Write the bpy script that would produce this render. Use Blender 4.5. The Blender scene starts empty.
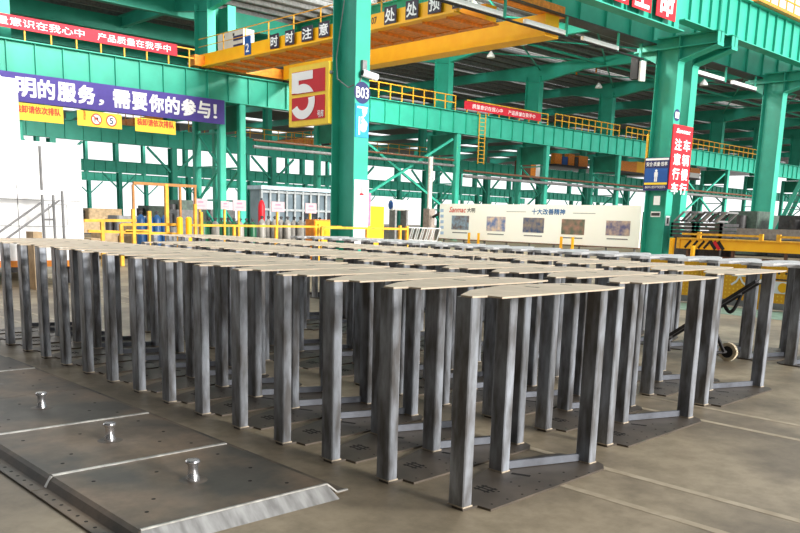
import bpy, math, random
from mathutils import Vector, Matrix
random.seed(7)
C = bpy.context.scene
COL = C.collection
PI = math.pi

# ------------------------------------------------------------------ camera (solved from the photograph)
F_, CY, PITCH, ROLL, HC = 829.3995, 378.4861, 0.1892, 0.0293, 1.3236
SC = 1.1
CAMP = Vector((-3.036, -2.688, HC * SC))
TH = 2.3329
EA = (math.cos(TH), math.sin(TH)); EB = (math.sin(TH), -math.cos(TH))
def toW(v):      # camera ground frame -> world (X along the crane beams, Y along the crane bridge)
    return Vector((v[0]*EB[0]+v[1]*EB[1], v[0]*EA[0]+v[1]*EA[1], v[2]))
cp, sp = math.cos(PITCH), math.sin(PITCH)
fwd = toW((0, cp, -sp)); up0 = toW((0, sp, cp)); r0 = toW((1, 0, 0))
cr, sr = math.cos(ROLL), math.sin(ROLL)
rt = r0*cr + up0*sr; up = up0*cr - r0*sr
def ray(px, py):
    return fwd*F_ + rt*(px-400) - up*(py-CY)
def at(px, py, X=None, Y=None, Z=None):
    r = ray(px, py)
    if X is not None: t = (X-CAMP.x)/r.x
    elif Y is not None: t = (Y-CAMP.y)/r.y
    else: t = (Z-CAMP.z)/r.z
    return CAMP + r*t
cam = bpy.data.cameras.new('camera'); co = bpy.data.objects.new('camera', cam); COL.objects.link(co)
M = Matrix((( rt.x, up.x, -fwd.x, CAMP.x), (rt.y, up.y, -fwd.y, CAMP.y), (rt.z, up.z, -fwd.z, CAMP.z), (0,0,0,1)))
co.matrix_world = M
cam.sensor_width = 36; cam.lens = F_*36/800; cam.shift_y = (CY-266.5)/800
cam.clip_start = 0.05; cam.clip_end = 600
C.camera = co

# ------------------------------------------------------------------ materials
def lin(c):
    return tuple(((x/255)/12.92 if x/255 <= 0.04045 else ((x/255+0.055)/1.055)**2.4) for x in c) + (1,)
MATS = {}
def mat(name, rgb, rough=0.6, metal=0.0, var=0.12, scale=6.0, rgb2=None, detail=4, spec=0.4, stretch=None, bump=0.0, pos=False, tight=.15, grain=0.0, gscale=30):
    m = bpy.data.materials.new(name); m.use_nodes = True
    nt = m.node_tree; b = nt.nodes['Principled BSDF']
    b.inputs['Roughness'].default_value = rough; b.inputs['Metallic'].default_value = metal
    b.inputs['Specular IOR Level'].default_value = spec
    tc = nt.nodes.new('ShaderNodeTexCoord'); mp = nt.nodes.new('ShaderNodeMapping')
    if pos: nt.links.new(nt.nodes.new('ShaderNodeNewGeometry').outputs['Position'], mp.inputs['Vector'])
    else: nt.links.new(tc.outputs['Object'], mp.inputs['Vector'])
    if stretch: mp.inputs['Scale'].default_value = stretch
    n = nt.nodes.new('ShaderNodeTexNoise'); n.inputs['Scale'].default_value = scale; n.inputs['Detail'].default_value = detail
    nt.links.new(mp.outputs['Vector'], n.inputs['Vector'])
    r = nt.nodes.new('ShaderNodeValToRGB')
    c = lin(rgb)
    c2 = lin(rgb2) if rgb2 else tuple(x*(1-2*var) for x in c[:3]) + (1,)
    c1 = tuple(min(1, x*(1+var)) for x in c[:3]) + (1,) if not rgb2 else c
    r.color_ramp.elements[0].position = 0.51-tight; r.color_ramp.elements[1].position = 0.51+tight
    r.color_ramp.elements[0].color = c2; r.color_ramp.elements[1].color = c1
    nt.links.new(n.outputs['Fac'], r.inputs['Fac'])
    if grain:
        n2 = nt.nodes.new('ShaderNodeTexNoise'); n2.inputs['Scale'].default_value = gscale; n2.inputs['Detail'].default_value = 8; n2.inputs['Roughness'].default_value = .7
        nt.links.new(mp.outputs['Vector'], n2.inputs['Vector'])
        r2 = nt.nodes.new('ShaderNodeValToRGB'); r2.color_ramp.elements[0].position = .38; r2.color_ramp.elements[1].position = .60
        lo = 1-grain; r2.color_ramp.elements[0].color = (lo,lo,lo*.97,1); r2.color_ramp.elements[1].color = (1,1,1,1)
        nt.links.new(n2.outputs['Fac'], r2.inputs['Fac'])
        mx = nt.nodes.new('ShaderNodeMix'); mx.data_type = 'RGBA'; mx.blend_type = 'MULTIPLY'; mx.inputs['Factor'].default_value = 1
        nt.links.new(r.outputs['Color'], mx.inputs['A']); nt.links.new(r2.outputs['Color'], mx.inputs['B'])
        nt.links.new(mx.outputs['Result'], b.inputs['Base Color'])
    else: nt.links.new(r.outputs['Color'], b.inputs['Base Color'])
    if bump:
        bp = nt.nodes.new('ShaderNodeBump'); bp.inputs['Strength'].default_value = bump; bp.inputs['Distance'].default_value = 0.01
        nt.links.new(n.outputs['Fac'], bp.inputs['Height']); nt.links.new(bp.outputs['Normal'], b.inputs['Normal'])
    MATS[name] = m
    return m
def perforated(name, rgb, rgb2):
    m = mat(name, rgb, 0.5)
    nt = m.node_tree; b = nt.nodes['Principled BSDF']
    tc = nt.nodes.new('ShaderNodeTexCoord'); v = nt.nodes.new('ShaderNodeTexVoronoi')
    v.inputs['Scale'].default_value = 13; v.inputs['Randomness'].default_value = 0
    nt.links.new(tc.outputs['Object'], v.inputs['Vector'])
    lt = nt.nodes.new('ShaderNodeMath'); lt.operation = 'LESS_THAN'; lt.inputs[1].default_value = 0.53
    nt.links.new(v.outputs['Distance'], lt.inputs[0])
    mx = nt.nodes.new('ShaderNodeMix'); mx.data_type = 'RGBA'
    mx.inputs['A'].default_value = lin(rgb); mx.inputs['B'].default_value = lin(rgb2)
    nt.links.new(lt.outputs[0], mx.inputs['Factor']); nt.links.new(mx.outputs['Result'], b.inputs['Base Color'])
    return m
post_m   = mat('mill_scale_steel', (178,184,194), 0.4, 0.4, rgb2=(112,110,110), scale=4, stretch=(3,3,0.8), spec=0.5, pos=True, grain=.25, gscale=6)
plate_m  = mat('dusty_steel_plate', (226,208,184), 0.6, 0.1, rgb2=(212,195,172), scale=3, spec=0.4, grain=.12, gscale=9)
rim_m    = mat('grey_steel_plate', (214,213,212), 0.5, 0.1, rgb2=(196,195,196), scale=3, spec=0.5)
base_m   = mat('oily_base_plate', (98,88,77), 0.5, 0.2, rgb2=(72,65,57), scale=3.5, spec=0.5)
brace_m  = mat('bare_steel_bar', (100,104,112), 0.45, 0.3, rgb2=(80,82,88), scale=8)
hole_m   = mat('dark_cut_hole', (22,20,19), 0.9, var=0.05)
weld_m   = mat('weld_bead', (196,182,160), 0.5, 0.2, scale=30)
tray_m   = mat('rolled_steel_sheet', (124,106,86), 0.52, 0.12, rgb2=(72,68,60), scale=1.5, detail=9, spec=0.45, pos=True, tight=.09, grain=.35, gscale=4)
edge_m   = mat('ground_bright_edge', (205,203,196), 0.35, 0.4, rgb2=(150,148,144), scale=14)
lip_m    = mat('brushed_steel_lip', (168,168,166), 0.4, 0.5, rgb2=(128,127,125), scale=18, stretch=(1,.3,.3))
chrome_m = mat('polished_steel', (225,225,228), 0.18, 0.9, var=0.05)
floor_m  = mat('concrete_floor', (162,148,124), 0.5, 0.0, rgb2=(126,114,95), scale=.8, detail=12, spec=0.35, tight=.07, grain=.28, gscale=5)
line_m   = mat('faded_floor_line', (180,167,144), 0.6, rgb2=(160,146,122), scale=9)
mint_m   = mat('mint_floor_paint', (130,160,142), 0.55)
green_m  = mat('green_paint', (52,172,146), 0.45, rgb2=(46,160,135), scale=1.2)
dgreen_m = mat('dark_green_paint', (30,138,110), 0.5, rgb2=(25,122,96), scale=1.2)
yellow_m = mat('crane_yellow_paint', (255,192,22), 0.45, rgb2=(250,180,14), scale=1.5)
orange_m = mat('orange_paint', (234,140,36), 0.45)
ry_m     = mat('rail_yellow_paint', (226,168,40), 0.5)
sy_m     = mat('sign_yellow', (252,214,60), 0.5, var=0.02)
white_m  = mat('white_enamel', (244,244,243), 0.4, var=0.01)
wall_m   = mat('grey_wall_sheet', (48,48,48), 0.8)
deck_m   = mat('roof_deck_sheet', (112,112,110), 0.7)
purl_m   = mat('galvanised_purlin', (140,142,142), 0.5)
red_m    = mat('sign_red', (204,14,32), 0.5, var=0.02)
bred_m   = mat('banner_red', (196,24,46), 0.6, var=0.04)
purple_m = mat('banner_purple', (76,62,146), 0.6, var=0.03)
ltr_m    = mat('white_lettering', (248,248,248), 0.5, var=0.0)
rltr_m   = mat('red_lettering', (214,70,40), 0.5, var=0.0)
bltr_m   = mat('blue_lettering', (44,104,160), 0.5, var=0.0)
kltr_m   = mat('dark_lettering', (60,54,54), 0.5, var=0.0)
blackp_m = mat('black_sign_plate', (52,44,62), 0.5, var=0.02)
black_m  = mat('black_rubber', (30,29,29), 0.7)
blue_m   = mat('sign_blue', (28,84,160), 0.5, var=0.03)
navy_m   = mat('navy_enamel', (36,44,96), 0.5, var=0.03)
cyan_m   = mat('poster_blue', (36,150,214), 0.5, var=0.05)
gasb_m   = mat('blue_cylinder_paint', (38,86,136), 0.4)
gasg_m   = mat('green_cylinder_paint', (32,92,62), 0.4)
gasw_m   = mat('grey_cylinder_paint', (150,147,140), 0.4)
glass_m  = mat('office_glass', (70,84,92), 0.15, rgb2=(122,136,144), scale=0.5)
dglass_m = mat('dark_window', (40,44,50), 0.2)
grey_m   = mat('grey_steel', (126,126,126), 0.5)
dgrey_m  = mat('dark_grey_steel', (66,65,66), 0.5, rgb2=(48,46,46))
wood_m   = mat('pale_timber', (186,160,124), 0.7)
mach_m   = mat('machine_green_grey', (78,96,84), 0.5, rgb2=(58,70,64))
board_m  = mat('display_board_white', (250,248,238), 0.5, var=0.0)
cream_m  = mat('cream_rubber', (222,206,176), 0.6)
photo_ms = [mat('printed_photo_%s' % n, a, 0.5, rgb2=b, scale=2.6, detail=5) for n, a, b in (
    ('a', (140,170,192), (104,78,66)), ('b', (222,196,170), (96,120,170)), ('c', (150,134,116), (52,76,116)), ('d', (158,120,104), (92,100,84)), ('e', (196,170,150), (92,90,128)))]
hose_m = mat('rust_brown', (112,78,58), 0.6)
beige_m = mat('beige_wall_paint', (206,200,186), 0.6)

# ------------------------------------------------------------------ mesh building
class MB:
    def __init__(s): s.v = []; s.f = []; s.sm = []; s.mi = []; s.cur = 0; s.pc = []
    def _add(s, vs, fs, smooth=False):
        k = len(s.v); s.pc.append((k, len(s.f), len(vs), len(fs))); s.v += [tuple(v) for v in vs]
        for f in fs: s.f.append(tuple(i+k for i in f)); s.sm.append(smooth); s.mi.append(s.cur)
        return s
    def box(s, x0, x1, y0, y1, z0, z1, bev=0.0):
        if x1 < x0: x0, x1 = x1, x0
        if y1 < y0: y0, y1 = y1, y0
        if z1 < z0: z0, z1 = z1, z0
        if bev <= 0:
            return s._add([(x0,y0,z0),(x1,y0,z0),(x1,y1,z0),(x0,y1,z0),(x0,y0,z1),(x1,y0,z1),(x1,y1,z1),(x0,y1,z1)],
                      [(3,2,1,0),(4,5,6,7),(0,1,5,4),(1,2,6,5),(2,3,7,6),(3,0,4,7)])
        b = bev
        return s.prism([(x0+b,y0),(x1-b,y0),(x1,y0+b),(x1,y1-b),(x1-b,y1),(x0+b,y1),(x0,y1-b),(x0,y0+b)], z0, z1)
    def prism(s, poly, z0, z1):
        n = len(poly)
        a = sum(poly[i][0]*poly[(i+1) % n][1]-poly[(i+1) % n][0]*poly[i][1] for i in range(n))
        if a < 0: poly = poly[::-1]
        vs = [(x,y,z0) for x,y in poly]+[(x,y,z1) for x,y in poly]
        fs = [tuple(range(n))[::-1], tuple(range(n,2*n))]+[(i,(i+1) % n,n+(i+1) % n,n+i) for i in range(n)]
        return s._add(vs, fs)
    def extrude(s, prof, axis, t0, t1):
        """profile in the plane across `axis` ('x': (y,z) pairs, 'y': (x,z) pairs), swept t0..t1"""
        n = len(prof)
        mk = (lambda t,p: (t,p[0],p[1])) if axis == 'x' else (lambda t,p: (p[0],t,p[1]))
        vs = [mk(t0,p) for p in prof]+[mk(t1,p) for p in prof]
        fs = [tuple(range(n)), tuple(range(n,2*n))[::-1]]+[(n+i,n+(i+1) % n,(i+1) % n,i) for i in range(n)]
        return s._add(vs, fs)
    def tube(s, p0, p1, r, n=10, r1=None):
        p0, p1 = Vector(p0), Vector(p1); d = (p1-p0).normalized()
        a = d.orthogonal().normalized(); b = d.cross(a); r1 = r if r1 is None else r1
        vs = []
        for p, rr in ((p0,r),(p1,r1)):
            for i in range(n):
                t = 2*PI*i/n; vs.append(p+a*(rr*math.cos(t))+b*(rr*math.sin(t)))
        k = len(s.v); s._add(vs, [(i,(i+1) % n,n+(i+1) % n,n+i) for i in range(n)], True)
        s._add(vs, [tuple(range(n))[::-1], tuple(range(n,2*n))])
        return s
    def bar(s, p0, p1, w, h=None):
        p0, p1 = Vector(p0), Vector(p1); h = h or w
        d = (p1-p0).normalized(); u = Vector((0,0,1))
        if abs(d.z) > 0.98: u = Vector((1,0,0))
        a = d.cross(u).normalized()*(w/2); b = a.cross(d).normalized()*(h/2)
        vs = [p+x for p in (p0,p1) for x in (-a-b, a-b, a+b, -a+b)]
        return s._add(vs, [(3,2,1,0),(4,5,6,7),(0,1,5,4),(1,2,6,5),(2,3,7,6),(3,0,4,7)])
    def path(s, pts, r, n=8):
        for a, b in zip(pts, pts[1:]): s.tube(a, b, r, n)
        return s
    def lathe(s, c, prof, n=16):
        c = Vector(c); vs = []
        for r, z in prof:
            for i in range(n):
                t = 2*PI*i/n; vs.append((c.x+r*math.cos(t), c.y+r*math.sin(t), c.z+z))
        m = len(prof)
        fs = [(j*n+i, j*n+(i+1) % n, (j+1)*n+(i+1) % n, (j+1)*n+i) for j in range(m-1) for i in range(n)]
        s._add(vs, fs, True)
        return s._add(vs, [tuple(range(n))[::-1], tuple(range((m-1)*n, m*n))])
    def disc(s, c, axis, r, t, n=24):
        c = Vector(c); a = Vector(axis).normalized()*t
        return s.tube(c, c+a, r, n)
    def build(s, name, m, parent=None, loc=None):
        off = Vector((0,0,0))
        if parent is not None:
            p = parent
            while p is not None: off += p.location; p = p.parent
        if loc is not None: off = Vector(loc)
        me = bpy.data.meshes.new(name)
        me.from_pydata([tuple(Vector(v)-off) for v in s.v], [], s.f); 
        me.polygons.foreach_set('use_smooth', s.sm)
        ms = m if isinstance(m, (list, tuple)) else [m]
        for x in ms: me.materials.append(x)
        if len(ms) > 1: me.polygons.foreach_set('material_index', s.mi)
        me.update()
        o = bpy.data.objects.new(name, me); COL.objects.link(o)
        if parent is not None: o.parent = parent
        if loc is not None: o.location = loc
        return o
def build_each(mb, name, m, parent):
    """every separate solid of mb as a part of its own"""
    # join touching additions of one tube or lathe (they share their first ring)
    pieces = []; 
    for (v0, f0, nv, nf) in mb.pc:
        first = Vector(mb.v[v0])
        if pieces and (Vector(pieces[-1].v[0])-first).length < 1e-6 and pieces[-1].tubelike: q = pieces[-1]
        else: q = MB(); q.tubelike = any(mb.sm[f0:f0+nf]); pieces.append(q)
        k = len(q.v); q.v += mb.v[v0:v0+nv]
        for f, sm in zip(mb.f[f0:f0+nf], mb.sm[f0:f0+nf]): q.f.append(tuple(i-v0+k for i in f)); q.sm.append(sm); q.mi.append(0)
    return [q.build(name, m, parent) for q in pieces]
def tag(o, label, cat, group=None):
    o['label'] = label; o['category'] = cat
    if group: o['group'] = group
    return o
def thing(name, label, cat, loc, group=None):
    o = bpy.data.objects.new(name, None); COL.objects.link(o); o.location = loc
    o.empty_display_size = 0.2
    return tag(o, label, cat, group)
def struct(name, mb, m):
    o = mb.build(name, m); o['kind'] = 'structure'; return o
def text(s, origin, u, v, w, h, m, parent, name='lettering', bold=0.02, depth=0.004, shear=0.0):
    """lettering fitted to a w x h rectangle; origin is its lower left corner, u to the right, v upward"""
    cu = bpy.data.curves.new('t', 'FONT'); cu.body = s; cu.size = 1; cu.resolution_u = 2; cu.shear = shear
    to = bpy.data.objects.new('t', cu); COL.objects.link(to)
    bpy.context.view_layer.update()
    me = bpy.data.meshes.new_from_object(to.evaluated_get(bpy.context.evaluated_depsgraph_get()))
    bpy.data.objects.remove(to); bpy.data.curves.remove(cu)
    xs = [q.co.x for q in me.vertices]; ys = [q.co.y for q in me.vertices]
    mb = MB()
    if not xs: return None
    x0, x1, y0, y1 = min(xs), max(xs), min(ys), max(ys)
    u = Vector(u).normalized(); v = Vector(v).normalized(); nn = u.cross(v)
    o = Vector(origin)
    # heavy strokes: the same outline a few times, each a hair further out and shifted
    n_ch = max(1, len(s)); st = bold*1.1*min(w/n_ch, h) if n_ch > 1 else bold*1.1*min(w, h)
    layers = [(0,0)] if bold <= 0 else [(-1,-1),(1,-1),(1,1),(-1,1)]
    for i, (dx, dy) in enumerate(layers):
        d = depth+.0012*i
        P = [o+u*((q.co.x-x0)/(x1-x0)*w+dx*st)+v*((q.co.y-y0)/max(1e-6, y1-y0)*h+dy*st)+nn*d for q in me.vertices]
        mb._add(P, [tuple(p.vertices) for p in me.polygons])
        if i: continue
        ec = {}
        for p in me.polygons:
            for e in p.edge_keys: ec[e] = ec.get(e, 0)+1
        for (a, b), c in ec.items():
            if c == 1: mb._add([P[a], P[b], P[b]-nn*depth, P[a]-nn*depth], [(0,1,2,3)])
    bpy.data.meshes.remove(me)
    return mb.build(name, m, parent)
def ordn(i):
    w = ['first','second','third','fourth','fifth','sixth','seventh','eighth','ninth','tenth','eleventh','twelfth','thirteenth','fourteenth','fifteenth','sixteenth','seventeenth','eighteenth','nineteenth','twentieth','twenty-first','twenty-second','twenty-third','twenty-fourth']
    return w[i]
def copy_tree(o, parent=None):
    c = o.copy(); COL.objects.link(c)
    if parent is not None: c.parent = parent
    for ch in list(o.children): copy_tree(ch, c)
    return c
UX, UY, UZ = Vector((1,0,0)), Vector((0,1,0)), Vector((0,0,1))

# ------------------------------------------------------------------ setting
struct('floor', MB().box(-14, 210, -14, 190, -0.3, 0), floor_m)
k = 1
for b in (0.70, 1.135, 2.70, 3.12):
    struct('trim_%d' % k, MB().box(b*SC-0.03, b*SC+0.03, -6, 16, 0, 0.0015), line_m); k += 1
struct('trim_%d' % k, MB().box(11.0, 12.35, -8, 8.5, 0, 0.002), mint_m); k += 1
struct('wall_left_shade', MB().box(-14.3, -14, -14, 21, 0, 15.5), wall_m)  # unseen wall added to keep sky light off the -X faces
BAY = 11.25
COLX = [12.7, 24.5, 25.9] + [34.0+BAY*i for i in range(11)]
# roof: deck with open skylight strips, purlins and green rafters
rf = MB()
ybands = [(22.4, 25.2), (25.9, 33.0), (33.7, 41.2), (41.9, 49.5), (50.3, 58.5), (59.3, 68), (69, 76.5), (78.5, 88), (91, 101), (104, 113.5), (117, 128), (133, 141), (147, 156)]
for y0, y1 in ybands: rf.box(30 if y1 < 42 else -14, 210, y0, y1, 15.0, 15.12)
rf.box(-14, 2.0, -14, 20, 15.0, 15.12)  # unseen roof piece added to darken the -X faces of the posts
struct('ceiling', rf, deck_m)
struct('wall_shade_band', MB().box(-1.5, 16, -14.3, -14, 5.0, 7.3), wall_m)  # unseen band added to shade the left posts from the sun
struct('wall_near_shade', MB().box(-14, -1.5, -14.3, -14, 0, 15.5), wall_m)  # unseen wall added to block light from the -X, -Y corner
pm = MB()
y = 24.0
while y < 70:
    px_ = 30 if y < 42 else -10
    pm.box(px_, 170, y-0.05, y+0.05, 14.72, 14.98); pm.box(px_, 170, y-0.12, y+0.12, 14.70, 14.73); y += 1.5
struct('trim_%d' % k, pm, purl_m); k += 1

# ------------------------------------------------------------------ rows of bolted leg stands
OUT = [(-.088,.10),(-.04,1.04),(.0,1.24),(.075,1.195),(.21,1.235),(.29,1.16),(.335,1.04),(.367,.85),(.362,.62),(.235,.25),(.105,.05),(.068,-.002),(-.002,-.002),(-.008,.095)]
OUTP = [(b*SC, a*SC) for a, b in OUT]
BASEP = [(b*SC, a*SC) for a, b in ([(-.085,.10),(-.046,1.10),(.0,1.165),(.05,1.185),(.21,1.19)]+OUT[5:])]
TX, TY = 0.063*SC, 0.096*SC
PB = (.583*SC, .250*SC); PC = (1.105*SC, .052*SC)
def make_stand(rot, thick, pm_):
    root = thing('leg_stand', 'x', 'steel stand', (0,0,0))
    MB().prism(BASEP, 0.0, 0.012).build('base_plate', base_m, root)
    MB().prism(OUTP, SC-thick, SC).build('top_plate', pm_, root)
    for (x, y) in ((0.002, 0.002), PB, PC):
        p = MB().box(x, x+TX, y, y+TY, 0.012, SC-thick, 0.006).build('post', post_m, root)
        w = MB()
        w.box(x-.001, x+TX+.001, y-.003, y+.002, 0.012, 0.019); w.box(x-.003, x+.002, y-.001, y+TY+.001, 0.012, 0.019)
        w.build('weld', weld_m, p)
    p0 = Vector((PB[0]+TX*.8, PB[1]+TY*.45, 0.038)); p1 = Vector((PC[0]+TX*.2, PC[1]+TY*.75, 0.038))
    MB().bar(p0, p1, 0.02, 0.045).build('brace', brace_m, root)
    c = MB()
    for i in range(8):
        b = .16+.115*i; c.disc((b*SC, (-.04+.0*i)*SC, .0122), (0,0,1), .007, .0006, 10)
    for a, b in ((.06,.33),(.05,.48),(.12,.5),(.03,.62),(.12,.74),(.05,.86)): c.disc((b*SC, a*SC, .0122), (0,0,1), .007, .0006, 10)
    c.bar((.62*SC, .215*SC, .0125), (.66*SC, .12*SC, .0125), .03, .0006)
    for (da, db, l) in ((0,-.03,.05),(0,0,.06),(0,.03,.05)): c.bar(((.31+db)*SC, (.13-l)*SC, .0125), ((.31+db)*SC, (.13+l)*SC, .0125), .016, .0006)
    for s in (-.03, .03): c.bar((.265*SC, (.13+s)*SC, .0125), (.355*SC, (.13+s)*SC, .0125), .014, .0007)
    c.build('hole_pattern', hole_m, root)
    d = MB()
    d.bar((.70*SC, .254*SC, SC+.0003), (.71*SC, .175*SC, SC+.0003), .022, .0006); d.bar((1.02*SC, .265*SC, SC+.0003), (1.04*SC, .205*SC, SC+.0003), .022, .0006)
    d.build('slot_pattern', hole_m, root)
    return root
# every row: bay direction a = Y, depth b = X
proto = make_stand(0, 0.009, plate_m)
used = False
ROWS = [('front row', [.458*j+(.054 if j else 0) for j in range(16)], [0.0]*16),
        ('second row', [.21+.458*j for j in range(14)], [1.53]*14),
        ('third row', [.40+.458*j for j in range(20)], [3.14]*20)]
for rn, As, Bs in ROWS:
    for j, (a, b) in enumerate(zip(As, Bs)):
        o = proto if not used else copy_tree(proto); used = True
        o.location = (b*SC, a*SC, 0)
        o['label'] = ('three-legged dark steel stand at the near right end of the %s' % rn) if j == 0 else \
            'three-legged dark steel stand in the %s, %s from its near right end' % (rn, ordn(j))
        o['group'] = 'steel stands of the %s' % rn
proto2 = make_stand(PI, 0.034, rim_m)
used = False
for j in range(-1, 19):
    a = .76+.458*j; b = 5.72
    o = proto2 if not used else copy_tree(proto2); used = True
    # turned half round: post C faces the front
    o.rotation_euler = (0, 0, PI)
    o.location = ((b*SC+PC[0]+TX), (a*SC+PC[1]+TY), 0)
    o['label'] = 'three-legged dark steel stand turned round in the rearmost row, %s from its right end' % ordn(j+1)
    o['group'] = 'steel stands of the rearmost row'
# ------------------------------------------------------------------ bent steel trays lying in front
ta = [0.555, 1.46, 2.385, 3.36, 4.33, 5.3]
names = ['nearest of the line, with a bright bent end', 'second of the line from the near end', 'third of the line from the near end', 'fourth of the line, at the picture edge', 'farthest of the line, half out of the picture']
for i in range(5):
    y0, y1 = ta[i]*SC+0.004, ta[i+1]*SC-0.004
    r = thing('steel_tray', 'flat bent steel tray on the floor, '+names[i], 'steel tray', (-1.0, (y0+y1)/2, 0), 'steel trays on the floor')
    x = lambda b: b*SC
    h = 0.068; t = 0.012
    prof_o = [(x(-1.425),0),(x(-1.425),t),(x(-1.352),t),(x(-1.335),h*.75),(x(-1.318),h),(x(-.362),h),(x(-.338),h*.8),(x(-.305),t),(x(-.240),t),(x(-.240),0),(x(-.315),0),(x(-.348),h*.6),(x(-.369),h-t),(x(-1.30),h-t),(x(-1.322),h*.6),(x(-1.34),0)]
    MB().extrude(prof_o, 'y', y0, y1).build('sheet', tray_m, r)
    e = MB()
    if i == 0:   # bent down front lip, freshly ground
        e._add([(x(-1.318),y0,h),(x(-.362),y0,h),(x(-.335),y0-.075,.0),(x(-1.335),y0-.075,.0),
                (x(-1.318),y0+.01,h-.012),(x(-.362),y0+.01,h-.012),(x(-.335),y0-.06,.0),(x(-1.335),y0-.06,.0)],
               [(0,1,2,3),(7,6,5,4),(1,5,6,2),(3,7,4,0),(0,4,5,1),(3,2,6,7)])
        e.build('front_lip', lip_m, r)
        e = MB(); e.bar((x(-1.318),y0,h+.002),(x(-.362),y0,h+.002),.012,.008); e.bar((x(-.362),y0,h+.002),(x(-.305),y0-.01,t+.004),.014,.008); e.bar((x(-.305),y0-.01,t+.004),(x(-.24),y0-.01,t+.004),.014,.008)
        e.build('ground_edge', edge_m, r)
    elif i != 3:
        e.bar((x(-1.318),y0+.013,h+.002),(x(-.355),y0+.013,h+.002),.024,.008); e.bar((x(-1.322),y0+.013,h),(x(-1.352),y0+.013,t),.024,.008)
        e.build('ground_edge', edge_m, r)
    hb = MB()
    for q in range(9): hb.disc((x(-1.39), y0+.1+(y1-y0-.2)*q/8, t), (0,0,1), .010, .0006, 10)
    for bx, fy in ((-1.2,.2),(-1.2,.8),(-1.1,.35),(-.5,.15),(-.5,.5),(-.5,.85),(-.62,.3),(-.9,.75)): hb.disc((x(bx), y0+(y1-y0)*fy, h), (0,0,1), .011, .0006, 10)
    build_each(hb, 'drilled_hole', hole_m, r)
    kb = (-.825*SC, y0+(y1-y0)*.5 if i not in (2,) else y0+(y1-y0)*.56)
    MB().lathe((kb[0], kb[1], h), [(.036,0),(.036,.012),(.030,.03),(.026,.055),(.027,.085),(.038,.095),(.040,.105),(.034,.112)], 18).build('lifting_stud', chrome_m, r)
    MB().lathe((kb[0], kb[1], h), [(.075,0),(.072,.0012),(.04,.0016)], 20).build('grease_ring', base_m, r)

# ------------------------------------------------------------------ columns and crane beams
def icol(mb, X, Y, z0, z1, w=0.65, d=1.25, t=0.045):
    """I-section: flanges across Y at Y and Y+d, web along Y"""
    mb.box(X, X+w, Y, Y+t, z0, z1); mb.box(X, X+w, Y+d-t, Y+d, z0, z1); mb.box(X+w/2-t/2, X+w/2+t/2, Y+t, Y+d-t, z0, z1)
def near_column(X, label, head=True):
    r = thing('green_column', label, 'column', (X+.32, 20.6, 0), 'tall green columns of the near line')
    m = MB(); icol(m, X, 20, 0.02, 10.4); m.build('shaft', green_m, r)
    MB().box(X-.2, X+.85, 19.8, 21.5, 0, 0.04).build('foot_plate', green_m, r)
    if head:
        h = MB()
        h.extrude([(20.0,9.75),(18.5,10.15),(18.0,10.3),(18.0,10.46),(22.6,10.7),(22.6,10.45),(21.25,9.7)], 'x', X+.30, X+.35)
        h._add([(X,20,9.75),(X+.65,20,9.75),(X+.65,18.0,10.3),(X,18.0,10.3),(X,20.02,9.80),(X+.65,20.02,9.80),(X+.65,18.0,10.36),(X,18.0,10.36)],[(3,2,1,0),(4,5,6,7),(0,1,5,4),(1,2,6,5),(2,3,7,6),(3,0,4,7)])
        h.box(X+.29, X+.36, 18.0, 22.4, 10.46, 10.98 if X < 60 else 10.98); h.box(X, X+.65, 18.0, 18.05, 10.46, 10.98); h.box(X, X+.65, 20.0, 20.05, 10.46, 10.98); h.box(X, X+.65, 18.0, 21.3, 10.95, 11.0)
        h.box(X, X+.65, 18.0, 22.6, 10.40, 10.46); h.box(X, X+.65, 17.98, 18.03, 10.3, 10.46)
        h.box(X, X+.65, 19.98, 20.03, 9.7, 10.42); h.box(X, X+.65, 21.2, 21.25, 9.7, 10.42)
        h.build('head', green_m, r)
    return r
cB = near_column(16.1, 'tall green column with the big red number five sign', True)
c1 = near_column(37.45, 'tall green column with the blue safety poster, left of a close pair')
c2 = near_column(38.95, 'right column of the close green pair, behind the red traffic sign')
c3 = near_column(50.3, 'tall green column right of the close pair, above the dark steel stack')
c4 = near_column(61.6, 'tall green column at the far right end of the near line')
def beam(name, label, X0, X1, Y, z0, z1, pitch, fl=0.6, m=green_m, flm=None, grp=None):
    r = thing(name, label, 'crane beam', (X0, Y, z0), grp)
    w = MB(); w.box(X0, X1, Y-.012, Y+.012, z0+.05, z1-.05)
    x = X0+pitch*.5
    while x < X1:
        w.box(x-.018, x+.018, Y-.14, Y+.14, z0+.05, z1-.05); x += pitch
    w.build('web', m, r)
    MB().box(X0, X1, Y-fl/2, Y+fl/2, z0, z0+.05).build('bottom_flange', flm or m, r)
    MB().box(X0, X1, Y-fl/2, Y+fl/2, z1-.05, z1).build('top_flange', m, r)
    return r
bs = beam('crane_runway_beam', 'deep green crane beam carrying the white on red slogan squares', 6, 34.7, 18.6, 10.47, 13.0, 1.02, .62)
w_ = MB(); w_.box(34.7, 38.62, 18.588, 18.612, 11.05, 12.95); w_.box(34.7, 38.62, 18.29, 18.91, 11.0, 11.05); w_.box(34.7, 38.62, 18.29, 18.91, 12.95, 13.0)
for x_ in (35.5, 36.5, 37.5, 38.4): w_.box(x_-.018, x_+.018, 18.46, 18.74, 11.05, 12.95)
w_.build('beam_end', green_m, bs)
b2 = beam('crane_runway_beam', 'green crane beam right of the slogan squares, with orange walkway edge', 38.72, 78, 18.6, 11.0, 13.07, 1.13, .62)
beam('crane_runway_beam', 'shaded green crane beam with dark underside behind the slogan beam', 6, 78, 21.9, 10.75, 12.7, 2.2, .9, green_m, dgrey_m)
for X, z in ((37.45, 10.47), (38.95, 11.0), (50.3, 11.0), (61.6, 11.0)):
    pass

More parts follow.
